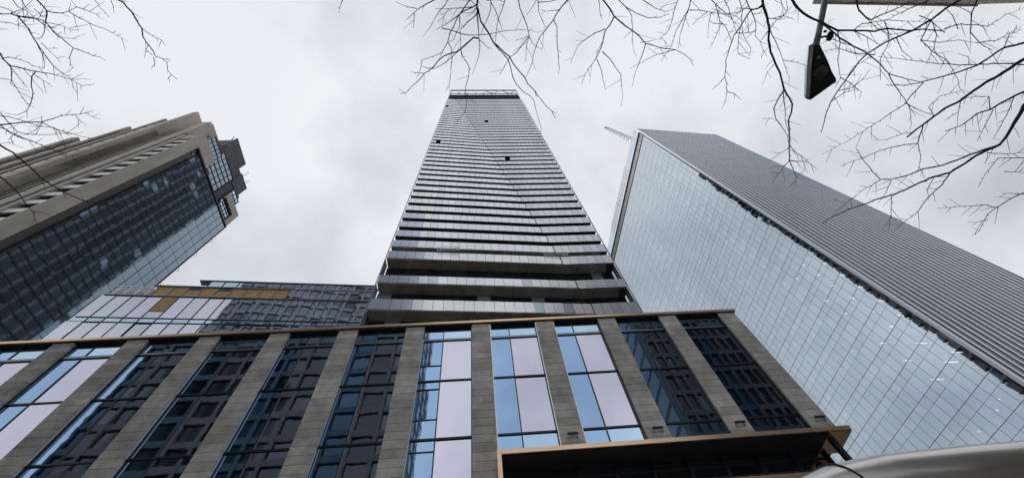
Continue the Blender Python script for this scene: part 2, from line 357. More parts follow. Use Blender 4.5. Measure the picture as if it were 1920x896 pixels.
for fi, z in enumerate([18.5, 23.3, 28.1, 32.9] + floors):
    low = z < 47; pan = 1.62 if 40 < z < 47 else 1.9
    fr = front(z); d = 1.5
    bk = front(z, d)
    nxt = 5.0 if z < 40 else (5.63 if z < 47 else 3.1)
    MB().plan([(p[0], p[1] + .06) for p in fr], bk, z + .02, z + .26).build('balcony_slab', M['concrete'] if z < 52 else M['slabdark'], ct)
    mb = MB()
    for si, (a, b) in enumerate(zip(fr[:-1], fr[1:])):
        L_ = math.hypot(b[0] - a[0], b[1] - a[1]); n = max(1, round(L_ / 1.09))
        for j in range(n):
            p, q = lerp(a, b, j / n), lerp(a, b, (j + 1) / n)
            g = .018 / (L_ / n); p2, q2 = lerp(p, q, g), lerp(p, q, 1 - g)
            cxp = (p[0] + q[0]) / 2
            if any(abs(z + .5 - mz) < 1.55 and abs(cxp - mx_) < .56 for mz, mx_ in missing): continue
            dy = random.uniform(-.006, .006)
            mi = 0  # bluish left end: a reflection put into the panel tint
            if z < 47 and (random.random() < .12 or cxp < -6.5): mi = 1
            if 50 > z > 47 and cxp < -7: mi = 1
            if 47 < z < 62 and cxp < -7.6: mi = 1
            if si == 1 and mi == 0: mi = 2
            zo = -.14 if si else .14; dy += -.10 if si else 0
            mb.plan([(p2[0], p2[1] + dy), (q2[0], q2[1] + dy)], [(p2[0], p2[1] + dy + .03), (q2[0], q2[1] + dy + .03)], z + zo, z + pan + zo * .3, mi)
    mb.box(fr[1][0] - .07, fr[1][0] + .02, YD - .09, YD + .04, z - .1, z + pan + .02, 3)
    mb.build('balustrade', [M['balust'], M['balust_blue'], M['balust_shaded'], M['mullion']], ct)
    # recessed glazing of this floor
    mb = MB(); wl = front(z, d - .02)
    for a, b in zip(wl[:-1], wl[1:]):
        L_ = math.hypot(b[0] - a[0], b[1] - a[1]); n = max(1, round(L_ / 1.6))
        for j in range(n):
            p, q = lerp(a, b, j / n), lerp(a, b, (j + 1) / n); e = random.gauss(0, .004)
            mb.quad((p[0], p[1], z + .26), (q[0], q[1] + e, z + .26), (q[0], q[1] + e, z + nxt), (p[0], p[1], z + nxt), 1 if random.random() < .12 and z < 60 else 0)
            mb.box(p[0] - .03, p[0] + .03, p[1] - .06, p[1] + .0, z + .26, z + nxt, 2)
    mb.build('glazing', [M['winter'], M['balust_blue'], M['mullion']], ct)
    # side walls of this floor: west and east glazing with slab edges
    zt = z + nxt
    for nm, xa, sg in (('side_glazing', XL(z), -1), ('side_glazing', XR(z), 1)):
        mb = MB(); y0 = (fr[0][1] if sg < 0 else YD) + d; yy = y0
        xi = xa - sg * (.9 if sg > 0 else .25)
        dp = DEEPW if sg < 0 else DEEP  # west side carried on along the added wing
        while yy < dp - .5:
            y1 = min(yy + 3.1, dp); r = random.random()
            mb.box(min(xi, xi - sg * .1), max(xi, xi - sg * .1), yy + 1.0, y1 - .04, z + .55, zt - .1, 0 if r < .93 else 3)
            mb.box(min(xi, xi - sg * .08), max(xi, xi - sg * .08), yy + .04, min(yy + .96, dp), z + .55, zt - .1, 5)
            yy = y1
        mb.box(min(xi, xi - sg * .5) if sg > 0 else xi - .0, max(xi, xi - sg * .5) if sg > 0 else xi + .5, y0, dp, z + .26, z + .55, 1)
        if sg > 0:
            yb = y0 + 2
            mb.box(xi, xa - .02, YD + .2, DEEP, z, z + .24, 4)
            while yb < DEEP - 7: mb.box(xa - .06, xa - .01, yb, yb + 5.6, z + .0, z + 1.3, 2); yb += 7.3
        mb.build(nm, [M['winter'], M['slabdark'], M['balust'], M['balust_blue'], M['slabdark'], M['sidepanel']], ct)
zt_all = 48.5 + 3.1 * 42
core = MB()
core.hexa([(XL(0) + .5, 30.6, 0), (XR(0) - 1.3, 30.6, 0), (XR(0) - 1.3, DEEP - .2, 0), (XL(0) + .5, DEEP - .2, 0)],
          [(XL(190) + .5, 30.6, 190), (XR(190) - 1.3, 30.6, 190), (XR(190) - 1.3, DEEP - .2, 190), (XL(190) + .5, DEEP - .2, 190)])
core.box(XL(190) + .5, -7.5, DEEP, DEEPW, 0, 186)  # unseen west wing, added only as a dark reflection for the left tower's glass
core.build('core_and_mirror_wing', M['slabdark'], ct)
for sg in (0, 1):
    X = (XL, XR)[sg]; mb = MB(); zs = [16 + 6 * k for k in range(28)]
    for a, b in zip(zs[:-1], zs[1:]):
        ya, yb = front(a)[0][1] if sg == 0 else YD, front(b)[0][1] if sg == 0 else YD
        e = -.16 if sg == 0 else .10
        P = lambda z, y: [(X(z) + e, y - .05, z), (X(z) + e + .06, y - .05, z), (X(z) + e + .06, y + .12, z), (X(z) + e, y + .12, z)]
        mb.hexa(P(a, ya), P(b, yb), 0)
    mb.build('edge_profile', M['steel'], ct)
# glass end screens on the tall lower floors
for z, h in ((37.8, 5.07), (42.87, 5.63), (32.9, 4.9)):
    for sg, X in ((0, XL), (1, XR)):
        y0 = front(z)[0][1] if sg == 0 else YD
        xx = X(z) + (-.04 if sg == 0 else .04)
        mb = MB(); mb.quad((xx, y0 + .1, z + .1), (xx, y0 + .1, z + h), (xx, y0 + .95, z + h), (xx, y0 + .95, z + .1), 0)
        mb.box(xx - .05, xx + .05, y0 + .95, y0 + 1.08, z, z + h, 1); mb.box(xx - .04, xx + .04, y0, y0 + .95, z + pan + .1, z + pan + .16, 1)
        mb.build('end_screen', [M['balust_blue'], M['dark']], ct)
# crown: dark louvred plant floors and steel roof frame
for k in range(5):
    z = zt_all + .0 + k * 2.6
    fr = front(z); mb = MB()
    mb.plan(fr, front(z, 1.0), z + .05, z + .5, 0); mb.plan(front(z, .35), front(z, 1.2), z + .5, z + 2.6, 1)
    mb.build('plant_louvre', [M['plant'], M['dark']], ct)
z0, z1 = zt_all + 13, 202.6
mb = MB(); a = front(z0)[0]; xl, xr = XL(z0) , XR(z0) + .1; yl = a[1]
for y in (27.9, 34.0):
    for z in (z0 + .2, z1 - 1.6, z1): mb.bar((xl, y, z), (xr, y, z), .28)
n = 8
for i in range(n + 1):
    xx = xl + (xr - xl) * i / n
    mb.bar((xx, 27.9, z0), (xx, 27.9, z1), .24); mb.bar((xx, 34.0, z0), (xx, 34.0, z1), .24); mb.bar((xx, 27.9, z1), (xx, 34, z1), .2)
    if i < n and i > 3: mb.bar((xx, 27.95, z0 if i % 2 else z1), (xl + (xr - xl) * (i + 1) / n, 27.95, z1 if i % 2 else z0), .3)
mb.bar((xl, 27.9, z1), (xl + 1.6, 27.9, z0), .3); mb.bar((xr, 27.9, z1), (xr - .8, 27.9, z0), .3)
mb.build('roof_frame', M['steel'], ct)
mb = MB()
for k in range(17): mb.box(xl + .6, xl + (xr - xl) * .45, 30, 30.2, z0 + k * .5, z0 + k * .5 + .32)
mb.build('roof_screen', M['plant'], ct)
mb = MB(); 
for k in range(34): xx = xl + (xr - xl) * (.46 + .5 * k / 34); mb.box(xx, xx + .1, 29, 29.1, z0, z1 - 1.8)
mb.build('roof_railing', M['steel'], ct)
# cleaning cradles leaning on the lower balconies
for (xa, xb, y, z, lb) in ((-5.1, -2.25, 26.5, 50.5, 'pale wire safety frame on the left part of the lowest narrow balcony band'), (8.9, 12.0, 27.75, 50.4, 'pale wire safety frame near the fold on the right part of the balcony band')):
    t = thing('safety_frame', lb, 'safety frame', (0, y, z), 0, 'wire safety frames on the tower')
    mb = MB()
    for zz in (.0, .5, .95): mb.bar((xa, 0, zz), (xb, 0, zz), .045)
    for q in (0, .12, .88, 1): mb.bar((xa + (xb - xa) * q, 0, -.1), (xa + (xb - xa) * q, 0, 1.0), .05)
    mb.build('rail', M['white'], t)
    mb = MB()
    for q in range(26): xx = xa + (xb - xa) * (.13 + .74 * q / 25); mb.bar((xx, .02, 0), (xx, .02, .5), .02)
    mb.build('mesh_panel', M['steel'], t)

# ------------------------------------------------------------------ mid-rise glass block behind, left
md = thing('glass_block', 'mid rise mirror glass block beside the tower with ochre boarding under its parapet', 'building', (-11.5, 27.5, 0), math.atan2(.084, .996))
XA = -26.5
B('wall', M['slabdark'], md, (XA, -.6, .3, 22, 0, 40.9), (-19.0, -.6, .9, 20, 40.9, 43.9))
mods = [-.25 - 1.475 * k for k in range(18)]
rows = [(20, 24.9, 0), (25, 28.7, 0), (28.75, 29.3, 1), (29.4, 36.75, 0), (36.8, 37.45, 1), (37.5, 41.05, 0)]
random.seed(5)
for z0, z1, kind in rows:
    mb = MB()
    for k, x in enumerate(mods):
        if z0 == 37.5 and k in (13,): 
            pane(mb, x - 1.475, x, 0, z0, z0 + 1.0, 0); mb.quad((x - 1.42, -.02, z0 + 1.05), (x - .05, -.02, z0 + 1.05), (x - .05, -.02, z1 - .05), (x - 1.42, -.02, z1 - .05), 2); continue
        pane(mb, x - 1.475, x, 0, z0, z1, kind, .0035)
    mb.build('window_band', [M['midglass'], M['midglassb'], M['ochre']], md)
for x in mods + [mods[-1] - 1.475]:
    B('mullion', M['mullion'], md, (x - .028, x + .028, -.05, .0, 20, 41.05))
for z in (24.95, 28.72, 29.35, 36.78, 37.47):
    B('transom', M['mullion'], md, (XA, -.25, -.06, 0, z - .035, z + .035))
B('parapet', M['steel'], md, (XA, -.25, -.12, .35, 41.07, 41.16), (-22.7, -.25, -.16, .35, 42.84, 42.95), (XA, -.25, .3, .35, 41.22, 42.8))
for k in range(9):
    x = -22.3 + k * 1.475 * 1.0 
    mb = MB(); mb.box(x - .0, x + 1.40, -.02, .04, 41.22, 42.78, 0); 
    if k in (2, 4): mb.box(x + .1, x + 1.40, -.05, -.03, 42.3, 42.8, 1)
    mb.build('boarding', [M['ochre'], M['blueprint']], md)
    B('strut', M['steel'], md, (x - .06, x - .01, -.1, .2, 41.18, 42.82))
mb = MB()
for k in range(6): x = -.25 - 1.475 * k; pane(mb, x - 1.475, x, -.1, 41.24, 42.82, 0); mb.box(x - 1.5, x - 1.45, -.15, -.1, 41.24, 42.82, 1)
mb.build('window_band', [M['midglass'], M['mullion']], md)
mb = MB()
for k in range(12):
    x = -.25 - 1.475 * k; pane(mb, x - 1.475, x, .1, 43.0, 44.3, 1 if k > 8 else 0); mb.box(x - 1.5, x - 1.45, .04, .1, 43.0, 44.3, 2)
mb.box(-19.2, -.25, .0, .7, 44.3, 44.40, 3)
mb.build('window_band', [M['midglass'], M['midglassb'], M['mullion'], M['steel']], md)
mb = MB()
for z in (41.3, 42.0, 42.8): mb.bar((XA, .1, z), (-22.6, .1, z), .08)
for x in (-26, -25, -24, -23): mb.bar((x, .1, 41.2), (x, .1, 42.8), .08)
mb.build('roof_railing', M['jamb'], md)
# ------------------------------------------------------------------ office tower on the right
rt = thing('office_tower', 'huge pale blue mirror glass office tower on the right, one face ribbed with vertical fins', 'building', (64.75, 37.9, 0), math.atan2(.084, .996))
WST, DGL = 34.9, 72.0     # local x = along the ribbed face, local y = along the glass face
random.seed(11)
B('wall', M['slabdark'], rt, (9, WST - .4, 9, DGL - 1, 0, 165))
B('wall', M['slabdark'], rt, (.5, WST - .2, .35, DGL, 165.5, 166))
FL = [.0 + 36.93 % 4.1 + 4.1 * k for k in range(39)]
zb = FL[0]
for k, z in enumerate(FL):
    if z > 160.5: break
    mb = MB()
    for j in range(47):
        y = .75 + j * 1.5
        for a, b in ((z, z + 2.6), (z + 2.6, z + 4.1)): pane(mb, y, y + 1.5, 0, a, min(b, 161.2), 0, .0022, 'x')
    mb.build('window_band', M['rtglass'], rt)
    B('floor_slab', M['ceil'], rt, (.25, 9, .6, DGL - 1, z + 2.7, z + 3.0))
for k, z in enumerate(FL):
    if z > 161: break
    B('transom', M['rtline'], rt, (-.018, .02, .5, DGL, z - .04, z + .04))
    if z + 2.6 < 161: B('transom', M['rtline'], rt, (-.012, .02, .5, DGL, z + 2.58, z + 2.62))
for j in range(48):
    y = .75 + j * 1.5
    B('mullion', M['rtline'], rt, (-.015, .015, y - .022, y + .022, 0, 161.2))
B('corner_column', M['fin'], rt, (-.06, .5, -.08, .40, 0, 171.2))
mb = MB()
for j in range(48): y = .75 + 1.5 * j; mb.box(.3, .4, y + .03, y + 1.47, 161.3, 165.6, 0)
mb.box(.15, .3, .75, DGL, 161.2, 161.3, 0)
mb.build('louvre_band', M['rtdark'], rt)
mb = MB()
for j in range(47):
    y = .75 + j * 1.5; top = 171.2 if not 16.5 < y + .7 < 46 else 167.4
    a = 165.6
    while a < top - .1: b = min(a + 1.9, top); pane(mb, y + .02, y + 1.48, -.02, a + .02, b - .02, 0, .002, 'x'); a = b
mb.box(-.0, .5, .75, DGL, 165.5, 165.6, 1)
mb.build('parapet', [M['rtglass'], M['rtline']], rt)
mb = MB()
for z in (168.3, 169.8, 171.3): mb.bar((.2, 16.5, z), (.2, 46.2, z), .16)
for j in range(13): y = 16.7 + j * 2.45; mb.bar((.2, y, 167.3), (.2, y, 173.3 if j % 2 else 172.2), .17)
for j in range(26): y = 16.7 + j * 1.18; mb.bar((1.0, y, 167.3), (.2, y, 171.3), .06)
mb.bar((.2, 16.5, 172.4), (.2, 46.2, 172.4), .1)
mb.build('roof_lattice', M['steel'], rt)
for k in range(24):
    x = .55 + k * 1.44
    B('fin', M['rib'], rt, (x + .78, x + 1.14, -.05, .08, 0, 171.2 - (0 if k else 0)))
for k in range(41):
    z = .1 + 4.1 * k
    mb = MB()
    for j in range(24): x = .55 + j * 1.44; pane(mb, x - .31, x + .78, .05, z, z + 4.1, 0, .003)
    mb.build('window_band', [M['rtwin'], M['rtline']], rt)
B('parapet', M['plant'], rt, (.6, WST, .31, .7, 164.4, 170.6))
B('wall', M['rtwin'], rt, (WST - .15, WST, .1, DGL, 0, 170.8))
# lit ceiling strips seen through the glass
gp = Vector((64.75, 37.9, 0)); gd = Vector((-.084, .996, 0)); gn = Vector((.996, .084, 0))
pts = [(305, 220, 1), (362, 258, 1.2), (430, 300, 1.3), (498, 347, 1), (247, 320, .9), (304, 361, 1), (405, 355, .4), (458, 403, .8), (430, 457, 1), (545, 457, 1.8), (505, 513, 1.4), (635, 518, 2.2), (595, 575, 2), (680, 457, 1.9), (250, 184, .6), (272, 270, .8), (330, 310, .9), (176, 203, .5), (155, 247, .6), (222, 235, .7), (812, 640, .35), (805, 675, .3), (745, 745, .35)]
for x, y, l in pts:
    px, py = 1400 + x * .5759, 380 + y * .5759
    d = ray(px, py); t = (gp - CAM).dot(gn) / d.dot(gn); P = CAM + d * t
    s = max((P - gp).dot(gd), 2.2); z = P.z
    B('ceiling_light', M['tube'], rt, (.35, .35 + l, s - .06, s + .06, z, z + .05))
# luffing crane standing on its roof
cr = thing('tower_crane', 'small luffing crane jib poking above the roof of the right glass tower', 'crane', (78.2, 49.2, 166.0), 0)
def lattice(p, q, w, n, m, name, par, r=.12):
    p, q = Vector(p), Vector(q); d = (q - p).normalized(); a = d.cross(Vector((0, 1, 0.3))).normalized() * w / 2; b = a.cross(d)
    mb = MB(); cs = [a + b, -a + b, -a - b, a - b]
    for k, c in enumerate(cs): mb.bar(p + c, q + c * .45, r)
    for i in range(n):
        t0, t1 = i / n, (i + 1) / n; s0, s1 = 1 - .55 * t0, 1 - .55 * t1
        for k in range(4): mb.bar(p.lerp(q, t0) + cs[k] * s0, p.lerp(q, t1) + cs[(k + 1) % 4] * s1, r * .6)
    return mb.build(name, m, par)
lattice((0, 0, 6), (-15.8, -4.7, 33.6), 2.0, 14, M['jamb'], 'jib', cr, .2)
lattice((0, 0, 0), (0, 0, 6), 1.8, 4, M['steel'], 'mast', cr)
B('cab', M['white'], cr, (-.6, .9, 1.1, 2.4, 5.6, 7.6), bevel=.1)
B('counterweight', M['concrete'], cr, (3.2, 5.2, -.8, .8, 5.6, 7.2)); MB().bar((0, 0, 6), (4.5, 0, 6.4), .5, .4).bar((4.2, 0, 6.5), (.6, 0, 12), .12).bar((.6, 0, 12), (-15.8, -4.7, 33.6), .06).bar((0, 0, 6), (.6, 0, 12), .2).build('counter_jib', M['steel'], cr)
MB().bar((-15.8, -4.7, 33.6), (-16.1, -4.8, 34.6), 1.0, .5).build('jib_head', M['dark'], cr)

# ------------------------------------------------------------------ beige and dark glass tower on the left
lt = thing('beige_tower', 'tall tower on the left with beige precast piers, dark glass and a stepped grey crown', 'building', (-60.1, 23.3, 0), R_(-1.5))
# local: +y along the glass face, -x into the building
random.seed(3)
YE = 21.25
B('wall', M['ltrecess'], lt, (-22, -.6, 2.4, YE - .5, 0, 98), (-10.3, -6.6, .55, 3, 0, 110), (-19.5, -10.4, -1.0, 3, 0, 104))
def stacked(name, m, par, x0, x1, y0, y1, h, step=3.1, z=0):
    mb = MB(); mb.box(x0 + .04, x1 - .04, y0 + .04, y1 - .02, z, h, 0)
    while z < h - .1: zt = min(z + step, h + .01); mb.box(x0, x1, y0, y1, z + .014, zt - .014, 0); z = zt
    return mb.build(name, m, par)
stacked('corner_pier', M['beige'], lt, -.32, 0, 0, 2.15, 103.4)
B('reveal', M['ltrecess'], lt, (-.62, -.2, 2.16, 3.2, 0, 96.5))
for k in range(32):
    z = .2 + 3.1 * k
    if z > 97: break
    mb = MB(); y = 3.6; j = 0
    while y < YE - .1:
        y1 = min(y + 1.47, YE); last = y > YE - 3.2
        pane(mb, y, y1, -.22, z, min(z + 2.1, 99), 0, .0012, 'x'); pane(mb, y, y1, -.22, z + 2.1, min(z + 3.1, 99), 0, .0012, 'x'); y = y1; j += 1
    mb.build('window_band', [M['ltglass'], M['ltdark']], lt)
    B('transom', M['mullion'], lt, (-.23, -.20, 3.6, YE, z - .02, z + .02))
for j in range(13):
    y = min(3.6 + 1.47 * j, YE)
    B('mullion', M['mullion'], lt, (-.24, -.17 + (.03 if j % 2 else 0), y - .022, y + .022, 0, 99))
B('edge_column', M['mullion'], lt, (-.3, -.05, YE, YE + .12, 0, 99.2))
B('cornice', M['mullion'], lt, (-.5, -.02, 3.0, YE + .1, 99.0, 99.4))
mb = MB()
for k in range(8, 31, 2): z = .2 + 3.1 * k + random.uniform(-.3, .3); mb.bar((-.1, YE + .1, z), (-.1, YE + .62, z - .25), .05); mb.bar((-.1, YE + .62, z - .25), (-.1, YE + .62, z - .8), .05); mb.bar((-.1, YE + .1, z - 1.1), (-.1, YE + .62, z - .8), .04)
mb.build('open_vent', M['mullion'], lt)
# street face with piers: local x runs into -x
B('pier', M['beige'], lt, (-4.1, -3.55, -.05, .9, 0, 101.6))
stacked('pier', M['beige'], lt, -7.25, -5.45, 0, 1.8, 116.4)
B('pier', M['beige2'], lt, (-8.55, -8.25, .1, .9, 0, 112))
stacked('pier', M['beige'], lt, -11.6, -10.4, -1.75, 1.2, 121.0)
B('pier', M['beige2'], lt, (-14.0, -13.4, -1.75, -.8, 0, 113))
B('pier', M['beige2'], lt, (-16.2, -15.5, -1.9, -.8, 0, 104))
B('pier', M['beige2'], lt, (-19.9, -18.6, -2.1, -.8, 0, 94))
for k in range(33):
    z = .9 + 3.1 * k
    mb = MB(); mb.box(-3.54, -.34, .22, .4, z, z + 1.25)
    if z < 100: mb.build('white_spandrel', M['white'], lt)
for xa, xb, yy, sp, hh in ((-3.54, -.33, .75, 0, 101), (-5.44, -4.12, .12, 1, 106), (-8.24, -7.27, .14, 0, 106), (-10.38, -8.57, .14, 1, 106), (-13.38, -11.62, -1.6, 0, 106), (-15.48, -14.02, -1.62, 0, 100), (-18.58, -16.22, -1.75, 0, 92)):
    mb = MB(); mb.box(xa, xb, yy, yy + .15, 0, hh, 0); z = 1.5
    while z < hh - 1: mb.box(xa, xb, yy - .03, yy + .01, z, z + (.5 if sp else .3), 1); z += 3.1
    mb.build('window_strip', [M['ltdark'], M['ltrecess']], lt)
MB().box(-9.5, -9.35, .02, .12, 0, 110).build('drain_rail', M['steel'], lt)
MB().box(-12.6, -12.45, -1.5, -1.35, 0, 112).build('drain_rail', M['steel'], lt)
# crown
B('crown_frame', M['beige'], lt, (-.9, 0, 2.16, 6.6, 99.5, 103.4), (-.9, 0, 5.5, 6.6, 99.42, 99.49))
B('crown_block', M['beige'], lt, (-7.2, -5.5, 1.82, 5.6, 99, 116.4), (-5.4, -.92, .2, 5.4, 99.5, 102.6))
B('crown_block', M['beige2'], lt, (-14, -7.3, 1.3, 6, 104, 120.2))
mb = MB()
for k in range(3): mb.box(-5.3, -5.2, 2.6 + k * .9, 3.2 + k * .9, 103, 113.5)
mb.build('crown_slot', M['ltdark'], lt)
def grid_window(name, x, y0, y1, z0, z1, ny, nz, m, par, fr=M['mullion'], t=.09):
    mb = MB()
    for j in range(ny):
        for i in range(nz):
            pane(mb, y0 + (y1 - y0) * j / ny, y0 + (y1 - y0) * (j + 1) / ny, x, z0 + (z1 - z0) * i / nz, z0 + (z1 - z0) * (i + 1) / nz, 0, .004, 'x')
    w = mb.build(name, m, par); f = MB()
    for j in range(ny + 1): y = y0 + (y1 - y0) * j / ny; f.box(x, x + .15, y - t / 2, y + t / 2, z0, z1)
    for i in range(nz + 1): z = z0 + (z1 - z0) * i / nz; f.box(x, x + .13, y0, y1, z - t / 2, z + t / 2)
    f.build('window_frame', fr, w)
pm = MB()
def panelled(mb, x0, x1, y0, y1, z0, z1, w=1.6, h=2.4):
    y = y0
    while y < y1 - .05:
        yb = min(y + w, y1); z = z0
        while z < z1 - .05: zb = min(z + h, z1); mb.box(x0, x1, y + .015, yb - .015, z + .015, zb - .015); z = zb
        y = yb
pm.box(-12, -3.2, 5.8, 12.6, 99, 121.2); panelled(pm, -3.2, -3.05, 5.4, 12.7, 113.6, 121.6); panelled(pm, -3.2, -3.05, 5.4, 6.8, 103, 113.5); panelled(pm, -3.2, -3.05, 14.2, 18.6, 113.6, 118.4)
panelled(pm, -3.2, -3.05, 14.6, 18.4, 99.5, 104.5); panelled(pm, -3.2, -3.05, 14.6, 19.3, 112.5, 113.5)
pm.box(-12, -3.2, 12.7, 18.6, 99, 118.0)
pm.build('plant_room', M['plant'], lt)
grid_window('crown_window', -2.95, 7.0, 14.0, 100.2, 113.2, 5, 7, M['ltglass'], lt)
grid_window('crown_window', -2.9, 16.6, 20.0, 104.9, 112.2, 3, 5, M['midglassb'], lt)
grid_window('crown_window', -.5, 2.4, 5.4, 94.8, 99.3, 3, 2, M['midglassb'], lt)
grid_window('crown_window', -1.3, 2.0, 6.8, 103.6, 108.8, 5, 3, M['ltglass'], lt)
B('crown_window_head', M['dark'], lt, (-4.5, -2.6, 14.1, 14.3, 99, 113.4), (-3.6, -2.8, 7, 14, 113.2, 113.55))
B('crown_frame', M['beige'], lt, (-.9, -.1, 15.4, YE - .05, 103.2, 105.6), (-.9, -.1, 19.9, YE - .05, 99.45, 103.19))
B('crown_frame', M['beige'], lt, (-3.0, -.95, 18.0, YE - .05, 99.5, 105.4))
grid_window('crown_window', -.6, 15.7, 19.8, 99.5, 103.1, 4, 3, M['midglassb'], lt)
mb = MB()
for k in range(4): mb.bar((-3, 5.4 + k * .3, 118.5 - k * 1.2), (-2.2, 4.2 + k * .3, 118.5 - k * 1.2), .12)
mb.bar((-3, 15, 118.4), (-3, 15, 121.5), .12); mb.bar((-3, 17, 118.4), (-3, 17, 120.5), .1)
mb.build('antenna', M['steel'], lt)

# ------------------------------------------------------------------ buildings across the street, behind the camera
def stacked(name, m, par, x0, x1, y0, y1, h, step=3.1, z=0):
    mb = MB(); mb.box(x0 + .04, x1 - .04, y0 + .04, y1 - .02, z, h, 0)
    while z < h - .1: zt = min(z + step, h + .01); mb.box(x0, x1, y0, y1, z + .014, zt - .014, 0); z = zt
    return mb.build(name, m, par)
def office(name, label, x0, x1, y0, y1, h, mod, fl, wall, wins, mull=.35, depth=.35, span=1.2, light=.25, up=None):
    t = thing(name, label, 'building', (0, 0, 0)); 
    B('wall', wall, t, (x0 + .3, x1 - .3, y0 + .3, y1 - depth - .3, 0, h))
    n = max(1, int((x1 - x0) / mod)); mod = (x1 - x0) / n
    z = 4.5
    while z < h - 2:
        mb = MB()
        for j in range(n):
            a = x0 + j * mod
            pane(mb, a + mull / 2, a + mod - mull / 2, 0, 0, 1, 0) if False else mb.quad((a + mod - mull / 2, y1 - depth, z), (a + mull / 2, y1 - depth, z), (a + mull / 2, y1 - depth, z + fl - span), (a + mod - mull / 2, y1 - depth, z + fl - span), 1 if random.random() < light else 0)
        hi = up and z > up[0]
        mb.build('window_band', up[2] if hi else wins, t)
        B('spandrel', up[1] if hi else wall, t, (x0, x1, y1 - depth - .1, y1 - .08, z + fl - span, z + fl))
        z += fl
    for j in range(n + 1):
        a = x0 + j * mod
        zs_ = up[0] + .3 if up else h
        B('pier', wall, t, (max(x0, a - mull / 2), min(x1, a + mull / 2), y1 - depth, y1, 0, zs_))
        if up: B('pier', up[1], t, (max(x0, a - mull / 2), min(x1, a + mull / 2), y1 - depth, y1, zs_, h))
    B('cornice', wall, t, (x0 - .15, x1 + .15, y1 - 1.2, y1 + .25, h, h + 1.4))
    zz = 4.5; side = MB()
    while zz < h - 2:
        yy = y0 + 1
        while yy < y1 - 2.5:
            side.box(x0 + .24, x0 + .31, yy, yy + 1.5, zz, zz + fl - span); side.box(x1 - .31, x1 - .24, yy, yy + 1.5, zz, zz + fl - span); yy += mod
        zz += fl
    side.build('side_window', wins[0], t)
    return t
random.seed(9)
office('office_block', 'grey panelled tower across the street, mirrored in the left podium windows', -52.3, -10.5, -26, -11, 118, 3.2, 3.7, M['facade_a'], [M['facglass'], M['facwin2']], mull=.5, span=1.0, light=.2, up=(64, M['facade_up'], [M['facglass_up'], M['facwin2']]))
office('office_block', 'dark finned tower across the street, mirrored in the right podium windows', 27.0, 48, -18, -10, 108, 1.5, 3.6, M['facade_b'], [M['facwin'], M['facwin2']], mull=.4, span=.8, light=.1)
office('corner_building', 'brown building whose roof edge just enters the top right corner of the view', 44.3, 66, -22, -2.55, 59.6, 2.2, 3.6, M['beige2'], [M['facwin'], M['facwin2']], mull=.6)
office('low_building', 'low brick coloured building across the street behind the camera', -8, 21, -26, -12, 14, 2.6, 3.6, M['beige2'], [M['facwin'], M['facwin2']], mull=.9)
# ------------------------------------------------------------------ street lamp
sl = thing('street_lamp', 'dark flat head street lamp hanging over the street on its grey arm, upper right', 'street lamp', (4.62, -1.75, 0))
def cone(mb, pts, r, n=14, mi=0): return mb.tube(pts, r, n, mi)
cone(MB(), [(0, 0, 0), (0, 0, .5), (0, 0, .52), (0, 0, 7.2)], [.13, .12, .085, .06]).build('pole', M['steel'], sl)
cone(MB(), [(0, 0, 7.1), (.06, .25, 7.55), (.14, .6, 7.85), (.26, 1.1, 8.0), (.38, 1.82, 8.03), (.40, 2.02, 8.03)], [.055, .05, .045, .042, .04, .045], 12).build('arm', M['lampshell'], sl)
# tapered head: outline in plan (x across, y along), built as lower tray and upper shell
hd = [(.0, .045), (.10, .07), (.30, .125), (.50, .165), (.66, .19), (.72, .185)]
def head(z0, z1, sc, mi_name, nm):
    mb = MB(); n = len(hd); lo, hi = [], []
    ux, uy = .47, .883    # direction of the head
    for k, (t, w) in enumerate(hd):
        cx, cy = .385 + ux * t, 2.02 + uy * t
        sk = .0 if k < 4 else (.04 if k == 4 else .05)
        for sgn in (-1, 1):
            ex = sgn * w * sc
            px_, py_ = cx + uy * ex, cy - ux * ex - (sgn * sk)
            lo.append((px_, py_, 8.03 + z0(t))); hi.append((px_ if sc == 1 else cx + (px_ - cx) * .8, py_, 8.03 + z1(t)))
    vs = lo + hi; fs = []; m = 2 * n
    for k in range(n - 1):
        a, b, c, d = 2 * k, 2 * k + 1, 2 * k + 3, 2 * k + 2
        fs += [(a, d, c, b), (a + m, b + m, c + m, d + m), (a, a + m, d + m, d), (b, c, c + m, b + m)]
    fs += [(0, 1, 1 + m, m), (2 * n - 2, 2 * n - 2 + m, 2 * n - 1 + m, 2 * n - 1)]
    mb.add(vs, fs); return mb.build(nm, M[mi_name], sl, bevel=.008)
head(lambda t: -.035, lambda t: .03 + .03 * min(1, t * 3), 1, 'lampbody', 'lamp_tray')
hs = head(lambda t: .062, lambda t: .10 + .05 * min(1, t * 3), .98, 'lampshell', 'lamp_shade')
le = MB(); 
c = Vector((.385 + .47 * .42, 2.02 + .883 * .42, 7.991))
le.tube([c + Vector((0, 0, .01)), c, c - Vector((0, 0, .006))], [.11, .11, .095], 20); le.build('lens', M['lens'], sl)
MB().box(.44, .50, 2.16, 2.20, 7.98, 7.996).build('latch', M['steel'], sl)
ph = MB(); ph.tube([(.42, 1.92, 8.02), (.50, 1.90, 8.0)], [.014, .014], 6).tube([(.52, 1.84, 7.97), (.52, 1.9, 7.96), (.52, 1.96, 7.97)], [.03, .045, .03], 8).tube([(.46, 1.84, 8.0), (.47, 1.84, 8.03)], [.02, .02], 6)
ph.build('sensor', M['dark'], sl)

